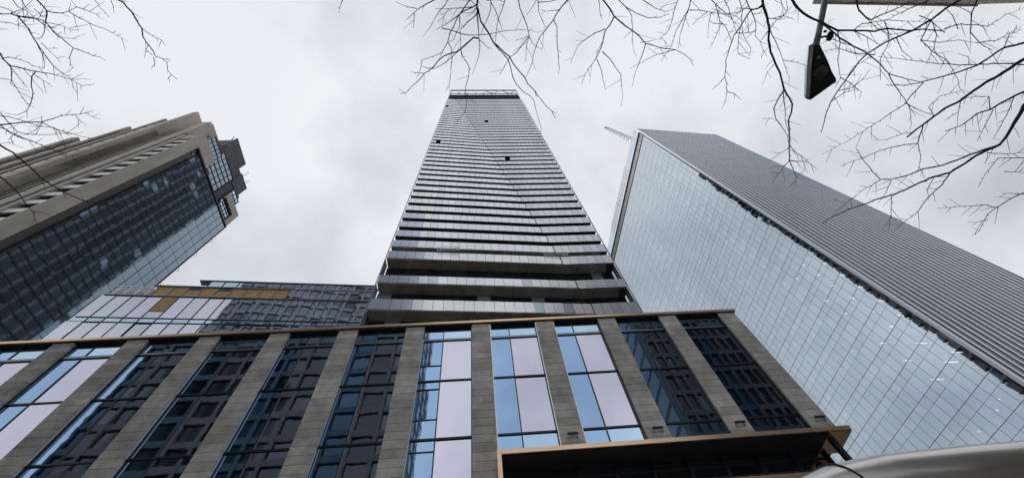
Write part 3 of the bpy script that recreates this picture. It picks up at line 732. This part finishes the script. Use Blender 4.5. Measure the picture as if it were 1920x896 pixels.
# ------------------------------------------------------------------ van parked at the kerb
van = thing('parked_van', 'dusty champagne coloured van roof at the lower right, close to the camera', 'van', (.76, 1.13, 0))
VL, VW, ZR = 5.1, 1.98, 2.438
def sect(x, sx, n=9):
    # rounded cross-section ring; sx shrinks it towards the ends
    pts = []; zb = .35; r = .16; inset = sx
    y0, y1, z1 = inset * .55, VW - inset * .55, ZR - inset * .75
    def arc(cy, cz, a0, a1, rr):
        for k in range(n):
            a = R_(a0 + (a1 - a0) * k / (n - 1)); pts.append((x, cy + rr * math.cos(a), cz + rr * math.sin(a)))
    tl = .09   # tumblehome of the sides
    arc(y0 + r + tl * .3, z1 - r, 180, 90, r)
    pts.append((x, VW * .35, z1 + .035)); pts.append((x, VW * .65, z1 + .035))
    arc(y1 - r - tl * .3, z1 - r, 90, 0, r)
    pts.append((x, y1, 1.3)); pts.append((x, y1 - .02, .8)); pts.append((x, y1 - .06, zb)); pts.append((x, y0 + .06, zb)); pts.append((x, y0 + .02, .8)); pts.append((x, y0, 1.3))
    return pts
xs = [(0, .34), (.015, .27), (.05, .20), (.11, .13), (.2, .07), (.33, .03), (.5, .008), (.8, 0), (1.6, 0), (2.4, 0), (3.2, .0), (3.6, .04)]
rings = [sect(x, s) for x, s in xs]
n = len(rings[0]); mb = MB(); vs = [p for r in rings for p in r]
fs = [(i * n + k, i * n + (k + 1) % n, (i + 1) * n + (k + 1) % n, (i + 1) * n + k) for i in range(len(rings) - 1) for k in range(n)]
fs = [tuple(reversed(f)) for f in fs]; fs += [tuple(range(n)), tuple(range(len(vs) - 1, len(vs) - n - 1, -1))]
mb.add(vs, fs, 0, True)
body = mb.build('body', M['van'], van)
es = body.modifiers.new('es', 'EDGE_SPLIT'); es.split_angle = R_(50)
mb = MB()   # bonnet and windscreen part
prof = [(3.58, .35), (3.58, 2.33), (3.75, 2.25), (4.35, 1.42), (4.98, 1.18), (5.08, 1.0), (5.1, .5), (5.05, .35)]
mb.add([(x, .10, z) for x, z in prof] + [(x, VW - .10, z) for x, z in prof], [tuple(range(8)), tuple(range(15, 7, -1))] + [(k, k + 8, (k + 1) % 8 + 8, (k + 1) % 8) for k in range(8)])
mb.build('bonnet', M['van'], van, bevel=.04)
def sideglass(x0, x1, side):
    y = -.003 if side == 0 else VW + .003; s = -1 if side == 0 else 1
    return MB().box(x0, x1, min(y, y + s * .006) + (.0), max(y, y + s * .006), 1.32, 1.95)
for s_ in (0, 1):
    for a, b in ((.45, 1.55), (1.7, 2.75), (2.85, 3.5)): sideglass(a, b, s_).build('side_window', M['carglass'], van, bevel=.004)
MB().add([(3.80, .2, 2.2), (3.80, VW - .2, 2.2), (4.36, VW - .2, 1.46), (4.36, .2, 1.46), (3.76, .2, 2.18), (3.76, VW - .2, 2.18), (4.32, VW - .2, 1.44), (4.32, .2, 1.44)], [(0, 1, 2, 3), (7, 6, 5, 4), (0, 4, 5, 1), (2, 6, 7, 3)], 0) if False else None
w = MB(); w.quad((3.79, .22, 2.24), (4.375, .22, 1.43), (4.375, VW - .22, 1.43), (3.79, VW - .22, 2.24)); w.build('windscreen', M['carglass'], van)
for x in (.95, 4.2):
    for y in (.02, VW - .26):
        q = MB(); q.tube([(x, y, .21), (x, y + .04, .21), (x, y + .20, .21), (x, y + .24, .21)], [.30, .34, .34, .30], 28)
        wh = q.build('wheel', M['rubber'], van)
        yy = y - .008 if y < 1 else y + .24
        MB().tube([(x, yy, .21), (x, yy + .008, .21)], [.19, .19], 20).build('rim', M['steel'], wh)
for y in (.06, VW - .22): B('tail_light', M['redlight'], van, (-.02, .06, y, y + .14, .95, 1.5), bevel=.02)
for y in (.2, VW - .5): B('headlight', M['jamb'], van, (5.02, 5.11, y, y + .3, .78, .95), bevel=.02)
B('bumper', M['dark'], van, (-.10, .05, .1, VW - .1, .32, .55), (5.03, 5.18, .15, VW - .15, .30, .52), bevel=.03)
# seam of the rear door running over the roof shoulder
seam = []
for k in range(15):
    f = k / 14; a = R_(185 - 80 * f); ins = .027
    seam.append((.35 - .02 * f, .16 + ins * .55 + .027 + .1605 * math.cos(a), ZR - .16 - ins * .75 + .1605 * math.sin(a)))
MB().tube(seam, [.0028] * 15, 6).build('door_seam', M['rubber'], van)
fb = MB(); vv = [(.62, .17, 2.425), (.70, .16, 2.428), (.82, .165, 2.44), (.90, .17, 2.45), (1.08, .19, 2.42)]
fb.tube([(.62, .25, 2.449), (.64, .25, 2.458), (.69, .25, 2.460), (.73, .25, 2.457), (.85, .26, 2.454)], [.006, .008, .008, .005, .002], 8)
fb.build('roof_antenna', M['rubber'], van)

# ------------------------------------------------------------------ bare street trees
def R0(x, y): return (x / 2.9875, y / 2.9875)
def RL(x, y): return (x / 2.9865, 150 + y / 2.9865)
def RC(x, y): return (620 + x / 3.734, y / 3.734)
def RA(x, y): return (1060 + x / 2.56, y / 2.56)
def RB(x, y): return (1450 + x / 1.991, y / 1.991)
TREE1 = [(R0, 2.2, [(-60,95),(0,80),(60,78),(130,50),(185,0)]),
(R0,2.5,[(60,78),(100,92),(160,160),(185,210),(205,240),(240,290),(260,320),(300,370),(350,410),(400,445),(460,480),(530,472)]),
(R0,2.4,[(100,92),(180,100),(240,115),(255,125),(250,180),(235,205),(208,222)]),
(R0,2.8,[(195,-30),(205,0),(245,40),(262,62),(262,85),(255,125),(300,180),(345,215),(380,245),(410,270),(465,290),(520,313),(560,320),(593,340)]),
(R0,2,[(262,62),(300,72),(345,75),(385,65),(430,40),(395,0)]),
(R0,1.7,[(385,65),(440,100),(500,130),(580,160),(630,185),(680,212),(720,235)]),
(R0,1.5,[(430,40),(500,65),(540,82),(560,75)]),(R0,1.2,[(530,0),(560,45),(590,70),(612,100)]),(R0,1.2,[(620,0),(635,40),(640,75)]),
(R0,1.5,[(70,0),(100,40),(150,60),(185,90),(190,130)]),(R0,1.5,[(120,0),(150,50),(190,70)]),(R0,1.3,[(0,40),(60,60),(130,100),(200,110),(250,85)]),
(R0,1.3,[(200,110),(260,150),(320,160)]),(R0,1.3,[(190,50),(240,100),(262,85)]),
(R0,3.0,[(640,-20),(660,0),(690,15),(710,40),(740,70),(765,115),(795,160),(800,205),(830,250),(860,290),(870,315),(910,330),(935,350),(940,395),(960,420),(995,445)]),
(R0,1.3,[(795,160),(850,200),(905,225),(930,255)]),(R0,1.5,[(860,320),(868,360),(848,385)]),(R0,1.2,[(855,310),(830,290),(810,275)]),(R0,1,[(910,330),(935,332),(958,335)]),(R0,1.2,[(960,420),(945,435),(950,462)]),
(R0,1.2,[(670,5),(700,8),(715,12)]),
(R0,1.3,[(0,125),(60,130),(130,150),(185,190)]),(R0,1.2,[(255,125),(330,140),(390,165),(440,170)]),(R0,1,[(390,160),(450,148),(500,135)]),(R0,1,[(270,150),(350,210),(435,222)]),
(R0,1.6,[(205,240),(240,310),(250,375),(235,390)]),(R0,1.2,[(230,240),(280,290),(340,350)]),(R0,1.2,[(410,270),(390,320),(395,360),(408,380),(370,410)]),
(R0,1.1,[(400,445),(410,490),(430,520)]),(R0,1.1,[(460,480),(450,490),(458,505)]),(R0,1,[(400,445),(460,442),(510,448)]),(R0,1,[(275,272),(300,272),(325,272)]),
(R0,2.6,[(-40,280),(0,300),(20,335),(60,370),(130,385),(200,400),(280,412),(340,430),(400,445)]),(R0,1.4,[(10,330),(50,320),(110,335),(160,352),(180,370),(250,380)]),
(R0,1.5,[(20,335),(70,390),(110,440),(150,490)]),(R0,1.6,[(60,370),(65,450),(90,490),(120,540),(140,555)]),(R0,1,[(120,540),(150,580),(198,605)]),
(R0,1.8,[(200,400),(178,430),(175,480),(185,520),(172,580),(150,620),(100,645),(50,640),(0,620)]),(R0,1.1,[(130,385),(180,440),(220,490),(245,520)]),(R0,1.1,[(180,410),(240,450),(295,490)]),
(R0,1.2,[(0,440),(40,445),(66,450)]),(R0,1.1,[(0,165),(45,165)]),(R0,1.3,[(90,490),(60,470),(70,400)]),
(R0,2.5,[(-40,705),(0,700),(50,695),(110,688),(180,685),(235,685),(290,668),(340,650),(400,643),(450,640),(490,630),(525,620)]),
(R0,1.1,[(420,642),(440,670),(485,705)]),(R0,1.1,[(480,635),(520,655),(565,670)]),(R0,1,[(235,685),(232,665),(236,648)]),
(R0,1.6,[(0,630),(50,690),(100,740),(150,750),(200,755),(280,755),(340,745),(430,750),(470,738)]),
(R0,1.6,[(0,650),(70,660),(150,685),(230,710),(300,715),(350,735),(400,770)]),(R0,1.5,[(235,685),(300,720),(380,745),(460,765),(520,775)]),
(R0,1.8,[(-20,700),(60,740),(100,760),(160,780),(200,800),(260,825),(330,855),(400,880)]),(R0,1.2,[(235,685),(200,730),(150,750)]),
(R0,1.2,[(100,740),(60,770),(75,810),(130,830)]),(R0,1,[(0,805),(50,800),(85,790)]),
(RL,3.3,[(-40,340),(0,365),(70,405),(125,450),(180,500),(230,550),(290,590),(350,625),(430,660),(500,685),(560,695),(620,700),(705,712)]),
(RL,1.2,[(560,695),(600,715),(650,740)]),
(RL,2.8,[(-30,515),(0,540),(40,575),(80,610),(120,655),(150,700),(185,740),(195,780),(205,820)]),(RL,1.4,[(180,735),(240,745),(290,755)]),(RL,1.2,[(30,560),(50,556),(70,555)]),
(RL,1.6,[(-10,245),(60,300),(130,330),(200,350),(260,380),(330,400),(400,420),(460,425),(520,430)])]
TREE2 = [(RC,1.2,[(85,0),(60,60),(58,95)]),
(RC,2.2,[(760,-25),(730,0),(680,25),(620,60),(585,90),(530,140)]),(RC,1.2,[(605,62),(540,50),(455,15)]),(RC,1.3,[(585,90),(585,140),(577,200)]),
(RC,1.7,[(830,-20),(820,0),(800,40),(765,75),(735,120),(710,170),(680,215),(648,255)]),(RC,1.6,[(990,50),(920,58),(850,60),(800,65),(730,62)]),(RC,1.2,[(830,65),(790,120),(748,155)]),
(RC,2.4,[(985,-20),(975,0),(940,50),(905,100),(885,130),(860,190),(835,230),(820,295),(790,350),(780,370),(720,395),(660,415),(630,425)]),
(RC,3.8,[(1030,-60),(1028,0),(1028,80),(1030,150),(1035,220),(1038,270)]),
(RC,2.4,[(1028,30),(990,55),(930,80),(890,112),(840,150),(790,180),(740,207)]),(RC,1.7,[(780,200),(830,210),(880,225),(920,240),(970,248),(1050,245),(1110,240),(1160,230),(1250,215),(1330,208),(1390,215),(1455,228),(1500,210)]),
(RC,2.6,[(1038,270),(1000,265),(960,300),(910,345),(880,365),(840,375),(790,395),(750,430),(720,470),(690,495),(655,515),(620,560),(580,595),(545,630),(522,655),(487,657)]),
(RC,1.5,[(905,350),(850,400),(800,440),(730,480),(700,485),(640,465)]),(RC,1.2,[(640,425),(630,480),(600,550)]),(RC,1.1,[(655,515),(600,510),(557,505)]),
(RC,1.4,[(820,295),(845,340),(850,400),(842,470),(838,540),(828,600),(805,640)]),(RC,1.5,[(910,345),(925,400),(955,440),(970,475),(968,530),(950,590),(940,650),(950,700),(952,740),(935,790),(888,850)]),
(RC,2.0,[(1030,90),(1000,125),(965,150),(905,210),(910,270),(908,330),(885,350)]),(RC,1.4,[(900,120),(905,180),(880,230),(862,280),(825,295)]),
(RC,2.9,[(1030,60),(1050,150),(1080,195),(1110,240),(1140,300),(1190,345),(1250,395),(1280,450),(1320,500),(1360,545),(1380,590),(1430,640),(1470,695),(1510,745),(1545,775),(1575,830)]),
(RC,1.9,[(1140,300),(1175,345),(1215,385),(1240,415),(1260,470),(1275,540),(1300,590),(1350,645),(1400,675),(1425,710),(1440,780),(1460,850),(1475,900),(1465,960),(1450,1010)]),
(RC,1.3,[(1038,270),(1045,330),(1035,400),(1010,470),(992,525)]),(RC,1.3,[(1040,280),(1100,335),(1130,342)]),
(RC,1.5,[(1120,-20),(1120,70),(1100,130),(1070,190),(1050,240)]),(RC,1.4,[(1122,20),(1160,90),(1180,150),(1200,215)]),(RC,1.5,[(1225,-20),(1200,70),(1175,130),(1160,200),(1155,290)]),
(RC,2.0,[(1310,-20),(1325,60),(1350,120),(1375,180),(1390,250),(1410,300),(1440,330),(1480,345)]),(RC,1.2,[(1390,260),(1370,330),(1368,390),(1362,435)]),(RC,1.2,[(1390,250),(1350,270),(1290,285)]),(RC,1.5,[(1385,262),(1340,320),(1300,370),(1250,405),(1220,460),(1180,525)]),
(RC,2.2,[(1685,-25),(1660,0),(1620,45),(1580,100),(1560,140),(1520,190),(1490,230),(1460,265),(1440,320),(1420,380),(1410,440),(1385,500),(1360,550)]),
(RC,1.5,[(1560,140),(1585,190),(1585,250),(1590,350),(1595,430),(1602,480),(1593,515)]),(RC,1.5,[(1450,-20),(1455,80),(1480,140),(1500,190)]),(RC,1.1,[(1440,0),(1400,70),(1370,110)]),(RC,1.5,[(1455,18),(1520,15),(1590,0)]),(RC,1.1,[(1600,70),(1500,80),(1475,100)]),
(RC,1,[(1410,440),(1425,465),(1437,490)]),(RC,1,[(1430,640),(1436,665),(1440,690)]),(RC,1.2,[(1545,775),(1560,785),(1575,795)]),
(RC,1.3,[(1028,50),(1000,85),(960,95),(920,90)]),(RC,1.4,[(975,0),(1000,25),(1020,40)]),(RC,1.5,[(1060,-10),(1100,5),(1180,2),(1215,20)]),
(RA,2.7,[(165,-20),(180,0),(215,45),(235,80),(270,110),(310,140),(345,165),(385,210),(430,222),(480,235),(530,240),(570,262),(600,285),(615,315)]),
(RA,2.1,[(235,80),(215,120),(190,150),(180,200),(165,245),(145,285),(110,330),(95,360),(78,402)]),(RA,1.7,[(190,140),(140,160),(90,195),(60,220),(45,255),(25,308)]),
(RA,1.7,[(178,250),(215,285),(240,325),(265,355),(270,410),(275,465),(267,510)]),(RA,1.4,[(150,285),(170,330),(180,380),(192,428)]),(RA,1,[(180,200),(158,240),(145,280)]),
(RA,1.8,[(245,-15),(255,0),(290,35),(320,80),(322,130),(320,190),(330,250),(343,277)]),(RA,1,[(320,150),(300,165),(280,185)]),
(RA,1.7,[(355,-10),(370,0),(430,40),(480,58),(520,45),(525,10)]),(RA,1.5,[(290,35),(340,65),(400,88),(450,85),(500,65)]),
(RA,1.6,[(385,210),(370,260),(355,300),(335,350),(320,418)]),(RA,1,[(360,205),(400,200),(460,185)]),(RA,1.2,[(530,240),(440,262),(370,300),(312,328)]),
(RA,1.3,[(160,0),(165,50),(175,95)]),(RA,1.1,[(30,0),(15,0),(0,25)])]
TREE3 = [(RA,2.0,[(610,-20),(600,0),(590,50),(575,90),(550,170),(540,235)]),(RA,1.4,[(545,-10),(520,60),(505,120),(480,165),(460,180),(490,215)]),(RA,1.3,[(590,50),(560,100),(530,150),(510,220),(460,295)]),(RA,1.5,[(595,50),(650,50),(700,60),(760,70),(800,90)]),
(RA,4.6,[(940,-40),(945,-10),(950,30),(970,90),(980,140),(975,190),(985,250),(1010,310),(1030,350),(1040,390),(1050,430),(1075,470),(1090,500),(1085,540),(1070,580),(1075,640),(1075,690),(1075,770)]),
(RA,2.2,[(1050,430),(1020,480),(1000,520),(1010,570),(1040,610),(1065,650),(1075,700)]),(RA,1.8,[(1045,440),(1055,520),(1055,580),(1075,640)]),
(RA,1.7,[(1075,770),(1110,775),(1150,775),(1180,790),(1212,815)]),(RA,1.6,[(1075,770),(1100,830),(1110,850),(1145,820),(1145,790)]),(RA,1.3,[(1075,770),(1040,810),(1010,850),(995,880)]),(RA,1.1,[(1075,710),(1030,735),(980,775)]),(RA,1.1,[(1110,850),(1105,870),(1108,890)]),(RA,1.2,[(1075,700),(1110,735),(1170,780)]),
(RA,1.6,[(985,150),(1010,200),(1035,260),(1055,320),(1075,370),(1070,410)]),(RA,1.1,[(1050,290),(1110,300),(1168,322)]),
(RA,2.4,[(950,30),(930,40),(890,50),(860,95),(840,130),(810,170),(800,200),(785,240),(770,290),(768,340),(765,370),(775,400),(775,450),(768,490),(752,520)]),
(RA,1.2,[(765,370),(740,400),(705,430)]),(RA,1.3,[(775,440),(810,450),(843,480)]),
(RA,2.0,[(860,-15),(880,30),(900,70),(915,120),(910,170),(935,200),(950,240),(968,270)]),(RA,1.4,[(830,-15),(850,50),(845,100),(850,160),(870,200),(890,230),(885,265)]),
(RA,2.2,[(950,20),(920,45),(870,42),(830,40),(810,60)]),(RA,1.8,[(690,-15),(700,0),(740,40),(780,70),(820,80),(860,110)]),(RA,1.5,[(720,20),(740,100),(770,130),(790,180),(800,200)]),(RA,1.1,[(750,110),(720,180),(690,235)]),(RA,1.3,[(840,130),(830,200),(830,260),(890,285)]),(RA,2.0,[(980,140),(960,170),(935,200)]),(RA,1.4,[(820,160),(870,160),(915,150)]),(RA,1.4,[(760,-10),(790,60),(820,150)]),(RA,1,[(1000,570),(980,568),(942,572)]),(RA,1.1,[(1000,310),(970,345),(985,370)]),
(RA,1.3,[(680,60),(640,90),(610,120)]),(RA,1.3,[(700,60),(690,100),(715,115),(780,120)]),(RA,1.3,[(880,30),(830,60),(770,70),(700,40)]),(RA,1.2,[(900,70),(960,60),(975,100)]),
(RA,1.3,[(980,140),(1010,100),(1050,70),(1090,30)]),(RA,1.3,[(970,90),(1030,95),(1060,60),(1040,20),(1000,0)]),
(RB,4.4,[(50,-30),(70,0),(95,35),(130,62),(165,78),(200,95),(240,115),(300,115),(380,118),(420,108),(500,115),(560,110),(640,118)]),
(RB,3.4,[(165,78),(210,110),(250,145),(300,175),(350,200),(400,240),(430,275),(480,290),(540,305),(560,310)]),
(RB,3.0,[(300,-25),(310,0),(320,40),(345,65),(365,75),(420,50),(500,15),(560,-5)]),(RB,2.4,[(610,-10),(540,20),(470,50),(415,80)]),
(RB,4.0,[(740,-25),(700,0),(640,35),(590,75),(520,115),(460,140),(400,170),(360,195),(320,230),(300,260),(270,300),(240,340),(215,380),(195,430),(178,495)]),
(RB,6.4,[(1010,180),(980,200),(930,225),(860,270),(790,310),(740,345),(700,375),(640,405),(600,435),(560,465),(520,495),(500,512)]),
(RB,3.8,[(1000,140),(980,150),(920,165),(860,180),(800,220),(760,245),(690,270),(620,290),(560,305),(490,320),(420,318)]),
(RB,2.2,[(960,243),(936,242),(840,238),(740,243),(620,240),(500,225),(390,212)]),
(RB,8.0,[(1010,300),(980,350),(936,395),(905,450),(870,510),(845,540)]),(RB,3.2,[(845,540),(800,555),(740,575),(680,600),(620,620),(560,630),(500,655),(440,670),(400,670),(370,640),(330,590),(310,555)]),
(RB,4.2,[(845,540),(780,570),(730,600),(660,645),(600,660),(550,680),(490,710),(420,735),(370,750),(300,775),(230,805),(180,835)]),
(RB,2.0,[(660,645),(630,690),(580,735),(540,790),(500,820),(450,860)]),(RB,1.3,[(600,660),(575,710),(580,740)]),(RB,1.3,[(400,672),(350,700),(310,730)]),(RB,1.2,[(440,675),(420,720),(390,760)]),(RB,1.2,[(440,730),(440,800),(430,860)]),(RB,1.1,[(310,730),(270,760),(230,790)]),
(RB,4.0,[(1000,325),(920,350),(870,375),(810,410),(760,425),(700,470),(640,490)]),(RB,1.5,[(810,410),(805,360),(760,360),(700,365)]),
(RB,1.8,[(980,560),(940,590),(890,590),(840,590),(815,620),(790,650),(765,700)]),(RB,2.0,[(970,705),(936,720),(890,740),(840,770),(800,800),(770,860),(740,880)]),(RB,1.4,[(840,775),(780,765),(700,770),(610,778)]),(RB,1.1,[(850,720),(890,722),(936,725)]),(RB,1.3,[(862,640),(900,642),(936,645)]),(RB,1.1,[(800,820),(760,830),(725,830)]),(RB,1.3,[(800,570),(870,575),(940,570)]),
(RB,1.9,[(560,465),(545,510),(540,535),(490,540),(440,550),(380,570),(320,595),(250,620)]),(RB,1.2,[(540,535),(550,580),(540,640)]),(RB,1.1,[(520,495),(480,500),(430,520),(370,525)]),
(RB,1.8,[(430,275),(450,315),(490,370),(510,410),(515,460),(510,490)]),(RB,1.6,[(560,310),(520,350),(490,390),(440,420),(400,450),(350,480),(290,520),(180,577)]),(RB,1.4,[(490,385),(540,410),(600,432)]),
(RB,1.8,[(590,75),(570,110),(550,150),(590,190),(640,220),(670,260),(690,300),(695,330),(720,360)]),(RB,2.4,[(765,-15),(740,50),(735,120),(770,160),(820,190)]),(RB,1.5,[(415,80),(430,120),(430,160),(400,220),(400,300)]),
(RB,1.8,[(240,115),(250,160),(240,220),(250,290),(230,330)]),(RB,1.4,[(250,290),(300,320),(330,345),(320,370)]),(RB,1.8,[(180,195),(240,180),(310,200),(380,205)]),(RB,1.7,[(300,115),(330,90),(420,75),(500,80),(580,85)]),(RB,1.8,[(640,110),(700,90),(800,100),(860,60),(936,30)]),(RB,1.4,[(590,75),(610,130),(600,180),(570,240)]),(RB,1.6,[(760,160),(840,150),(936,90)]),(RB,1.2,[(690,200),(730,215),(730,240)]),(RB,1.5,[(545,60),(590,80),(640,125)]),(RB,1.3,[(740,50),(700,30),(670,20)]),(RB,1.4,[(900,360),(880,410),(850,470),(820,520)]),(RB,1.3,[(820,410),(790,470),(760,530)]),
(RB,1.6,[(160,130),(230,150),(300,175)]),(RB,1.4,[(270,300),(300,250),(370,210)]),(RB,1.4,[(240,340),(290,330),(330,300),(360,260)]),(RB,1.5,[(300,115),(350,140),(400,170)]),(RB,1.4,[(460,140),(480,190),(520,220)]),
(RB,1.3,[(215,380),(260,350),(320,330)]),(RB,1.2,[(0,70),(40,60),(80,75)]),(RB,1.3,[(345,65),(390,110),(440,130),(520,115)]),(RB,1.4,[(690,110),(670,60),(640,30),(650,0)]),(RB,1.4,[(860,180),(880,130),(930,110)]),(RB,1.4,[(550,150),(620,160),(690,150),(760,160)]),(RB,1.3,[(600,435),(580,400),(620,360),(700,340)]),(RB,1.3,[(700,375),(690,420),(640,450)])]
def smooth_poly(pts, rng, step=9, jit=.9):
    # resample a traced line, give it the small kinks of real twigs
    out_ = []
    for a, b in zip(pts[:-1], pts[1:]):
        L_ = math.hypot(b[0] - a[0], b[1] - a[1]); n = max(1, int(L_ / step))
        for k in range(n):
            t = k / n; e = 0 if k == 0 else jit
            out_.append((a[0] + (b[0] - a[0]) * t + rng.uniform(-e, e), a[1] + (b[1] - a[1]) * t + rng.uniform(-e, e)))
    out_.append(pts[-1]); return out_
def make_tree(label, base, height, traces, z0, seed, twigs, lean):
    rng = random.Random(seed)
    t = thing('bare_tree', label, 'tree', base, 0, 'bare street trees along the pavement')
    B0 = Vector(base)
    # trunk
    tp = [Vector((0, 0, -.1)), Vector((.02, .01, .4)), Vector((.05 * lean[0], .05 * lean[1], height * .3)), Vector((.3 * lean[0], .3 * lean[1], height * .6)), Vector((.8 * lean[0], .8 * lean[1], height))]
    MB().tube(tp, [.19, .14, .12, .10, .06], 14).build('trunk', M['bark'], t)
    placed = []; limbs = MB(); crown = MB(); tips = []
    for conv, w, raw in traces:
        pts = smooth_poly([conv(*p) for p in raw], rng)
        def near(p):
            best = None
            for q in placed:
                d = (q[0] - p[0]) ** 2 + (q[1] - p[1]) ** 2
                if best is None or d < best[0]: best = (d, q)
            return best
        n0, n1 = near(pts[0]) if placed else None, near(pts[-1]) if placed else None
        inside = 4 < pts[0][0] < 1916 and pts[0][1] > 4
        if n0 and n1 and inside and n1[0] < 60 and n0[0] > 150: pts.reverse(); n0, n1 = n1, n0; inside = True
        root = not (n0 and n0[0] < 120)
        zc = z0 + rng.uniform(-.5, .5) + (w - 2) * -.12 if root else n0[1][2]
        slope = rng.uniform(-.0016, .0016); P = []; Rr = []
        n = len(pts)
        for k, p in enumerate(pts):
            f = k / max(1, n - 1); z = zc + slope * k * 9
            taper = (1 - .72 * f) if w > 1.5 else (1 - .5 * f)
            if root and w > 4: taper = 1 - .6 * f
            P.append(depth_pt(p[0], p[1], z) - B0)
            wob = 1 + .16 * math.sin(k * 2.1 + seed) * (k % 3 == 0)
            Rr.append(max(.0008, w * z / F_PX / 2 * taper * wob * 1.08)); placed.append((p[0], p[1], z, Rr[-1]))
        tgt = crown
        tgt.tube(P, Rr, 6 if w > 2 else 5)
        tips.append((pts, zc, slope, w))
        if root and (not inside):
            # carry the limb on, out of view, back to the trunk
            a, b = P[0], P[1]; o = a + (a - b).normalized() * .25
            # go straight away from the frame first
            cpx = (pts[0][0] - 960, pts[0][1] - 448)
            ex = (960 + cpx[0] * 1.12, 448 + (cpx[1] * 1.25)); ex = (max(-260, min(2180, ex[0])), min(ex[1], 700))
            if pts[0][1] < 6: ex = (pts[0][0] + (pts[0][0] - pts[1][0]) * 2, -45)
            o1 = depth_pt(ex[0], ex[1], zc + .15) - B0
            att = tp[3].lerp(tp[4], rng.uniform(0, 1)); r0 = Rr[0]
            mid = (o1 + att) * .5 + Vector((0, -.25, .15))
            limbs.tube([a, o1, mid, att], [r0, r0 * 1.5 + .002, r0 * 2 + .006, r0 * 2.4 + .014], 8)
    # buds and side twigs
    for pts, zc, slope, w in tips:
        n = len(pts)
        for k in range(1, n - 1):
            if rng.random() < twigs:
                p = pts[k]; q = pts[k + 1]; a = math.atan2(q[1] - p[1], q[0] - p[0]) + rng.choice((-1, 1)) * rng.uniform(.5, 1.1)
                L_ = rng.choice((3, 4, 5, 9, 16, 26, 34)); z = zc + slope * k * 9
                c = [(p[0] + math.cos(a) * L_ * s + rng.uniform(-1, 1) * (s > 0), p[1] + math.sin(a) * L_ * s + rng.uniform(-1, 1) * (s > 0)) for s in (0, .5, 1)]
                r = .62 * z / F_PX * .75
                crown.tube([depth_pt(x, y, z + rng.uniform(-.02, .02)) - B0 for x, y in c], [r, r * .8, r * .5], 4)
            elif rng.random() < .10:
                p = pts[k]; z = zc + slope * k * 9; v = depth_pt(p[0], p[1], z) - B0; r = w * z / F_PX * .5 * (1 - .7 * k / n) + .0018
                crown.tube([v - Vector((.004, 0, .004)), v, v + Vector((.004, .002, .004))], [r * .5, r, r * .4], 5)
    limbs.build('limb', M['bark'], t); crown.build('crown', M['bark'], t)
    return t
make_tree('bare tree on the left, twigs entering from the left edge and top left corner', (-6.9, -1.5, 0), 4.6, TREE1, 4.6, 4, .55, (.5, .5))
make_tree('bare tree overhead in the middle, its twigs hanging down above the tall central tower', (.6, -2.1, 0), 4.8, TREE2, 4.2, 8, .36, (.4, .3))
make_tree('bare tree on the right, its thick limbs crossing around the street lamp', (6.6, -1.7, 0), 4.4, TREE3, 4.0, 15, .72, (.6, .3))
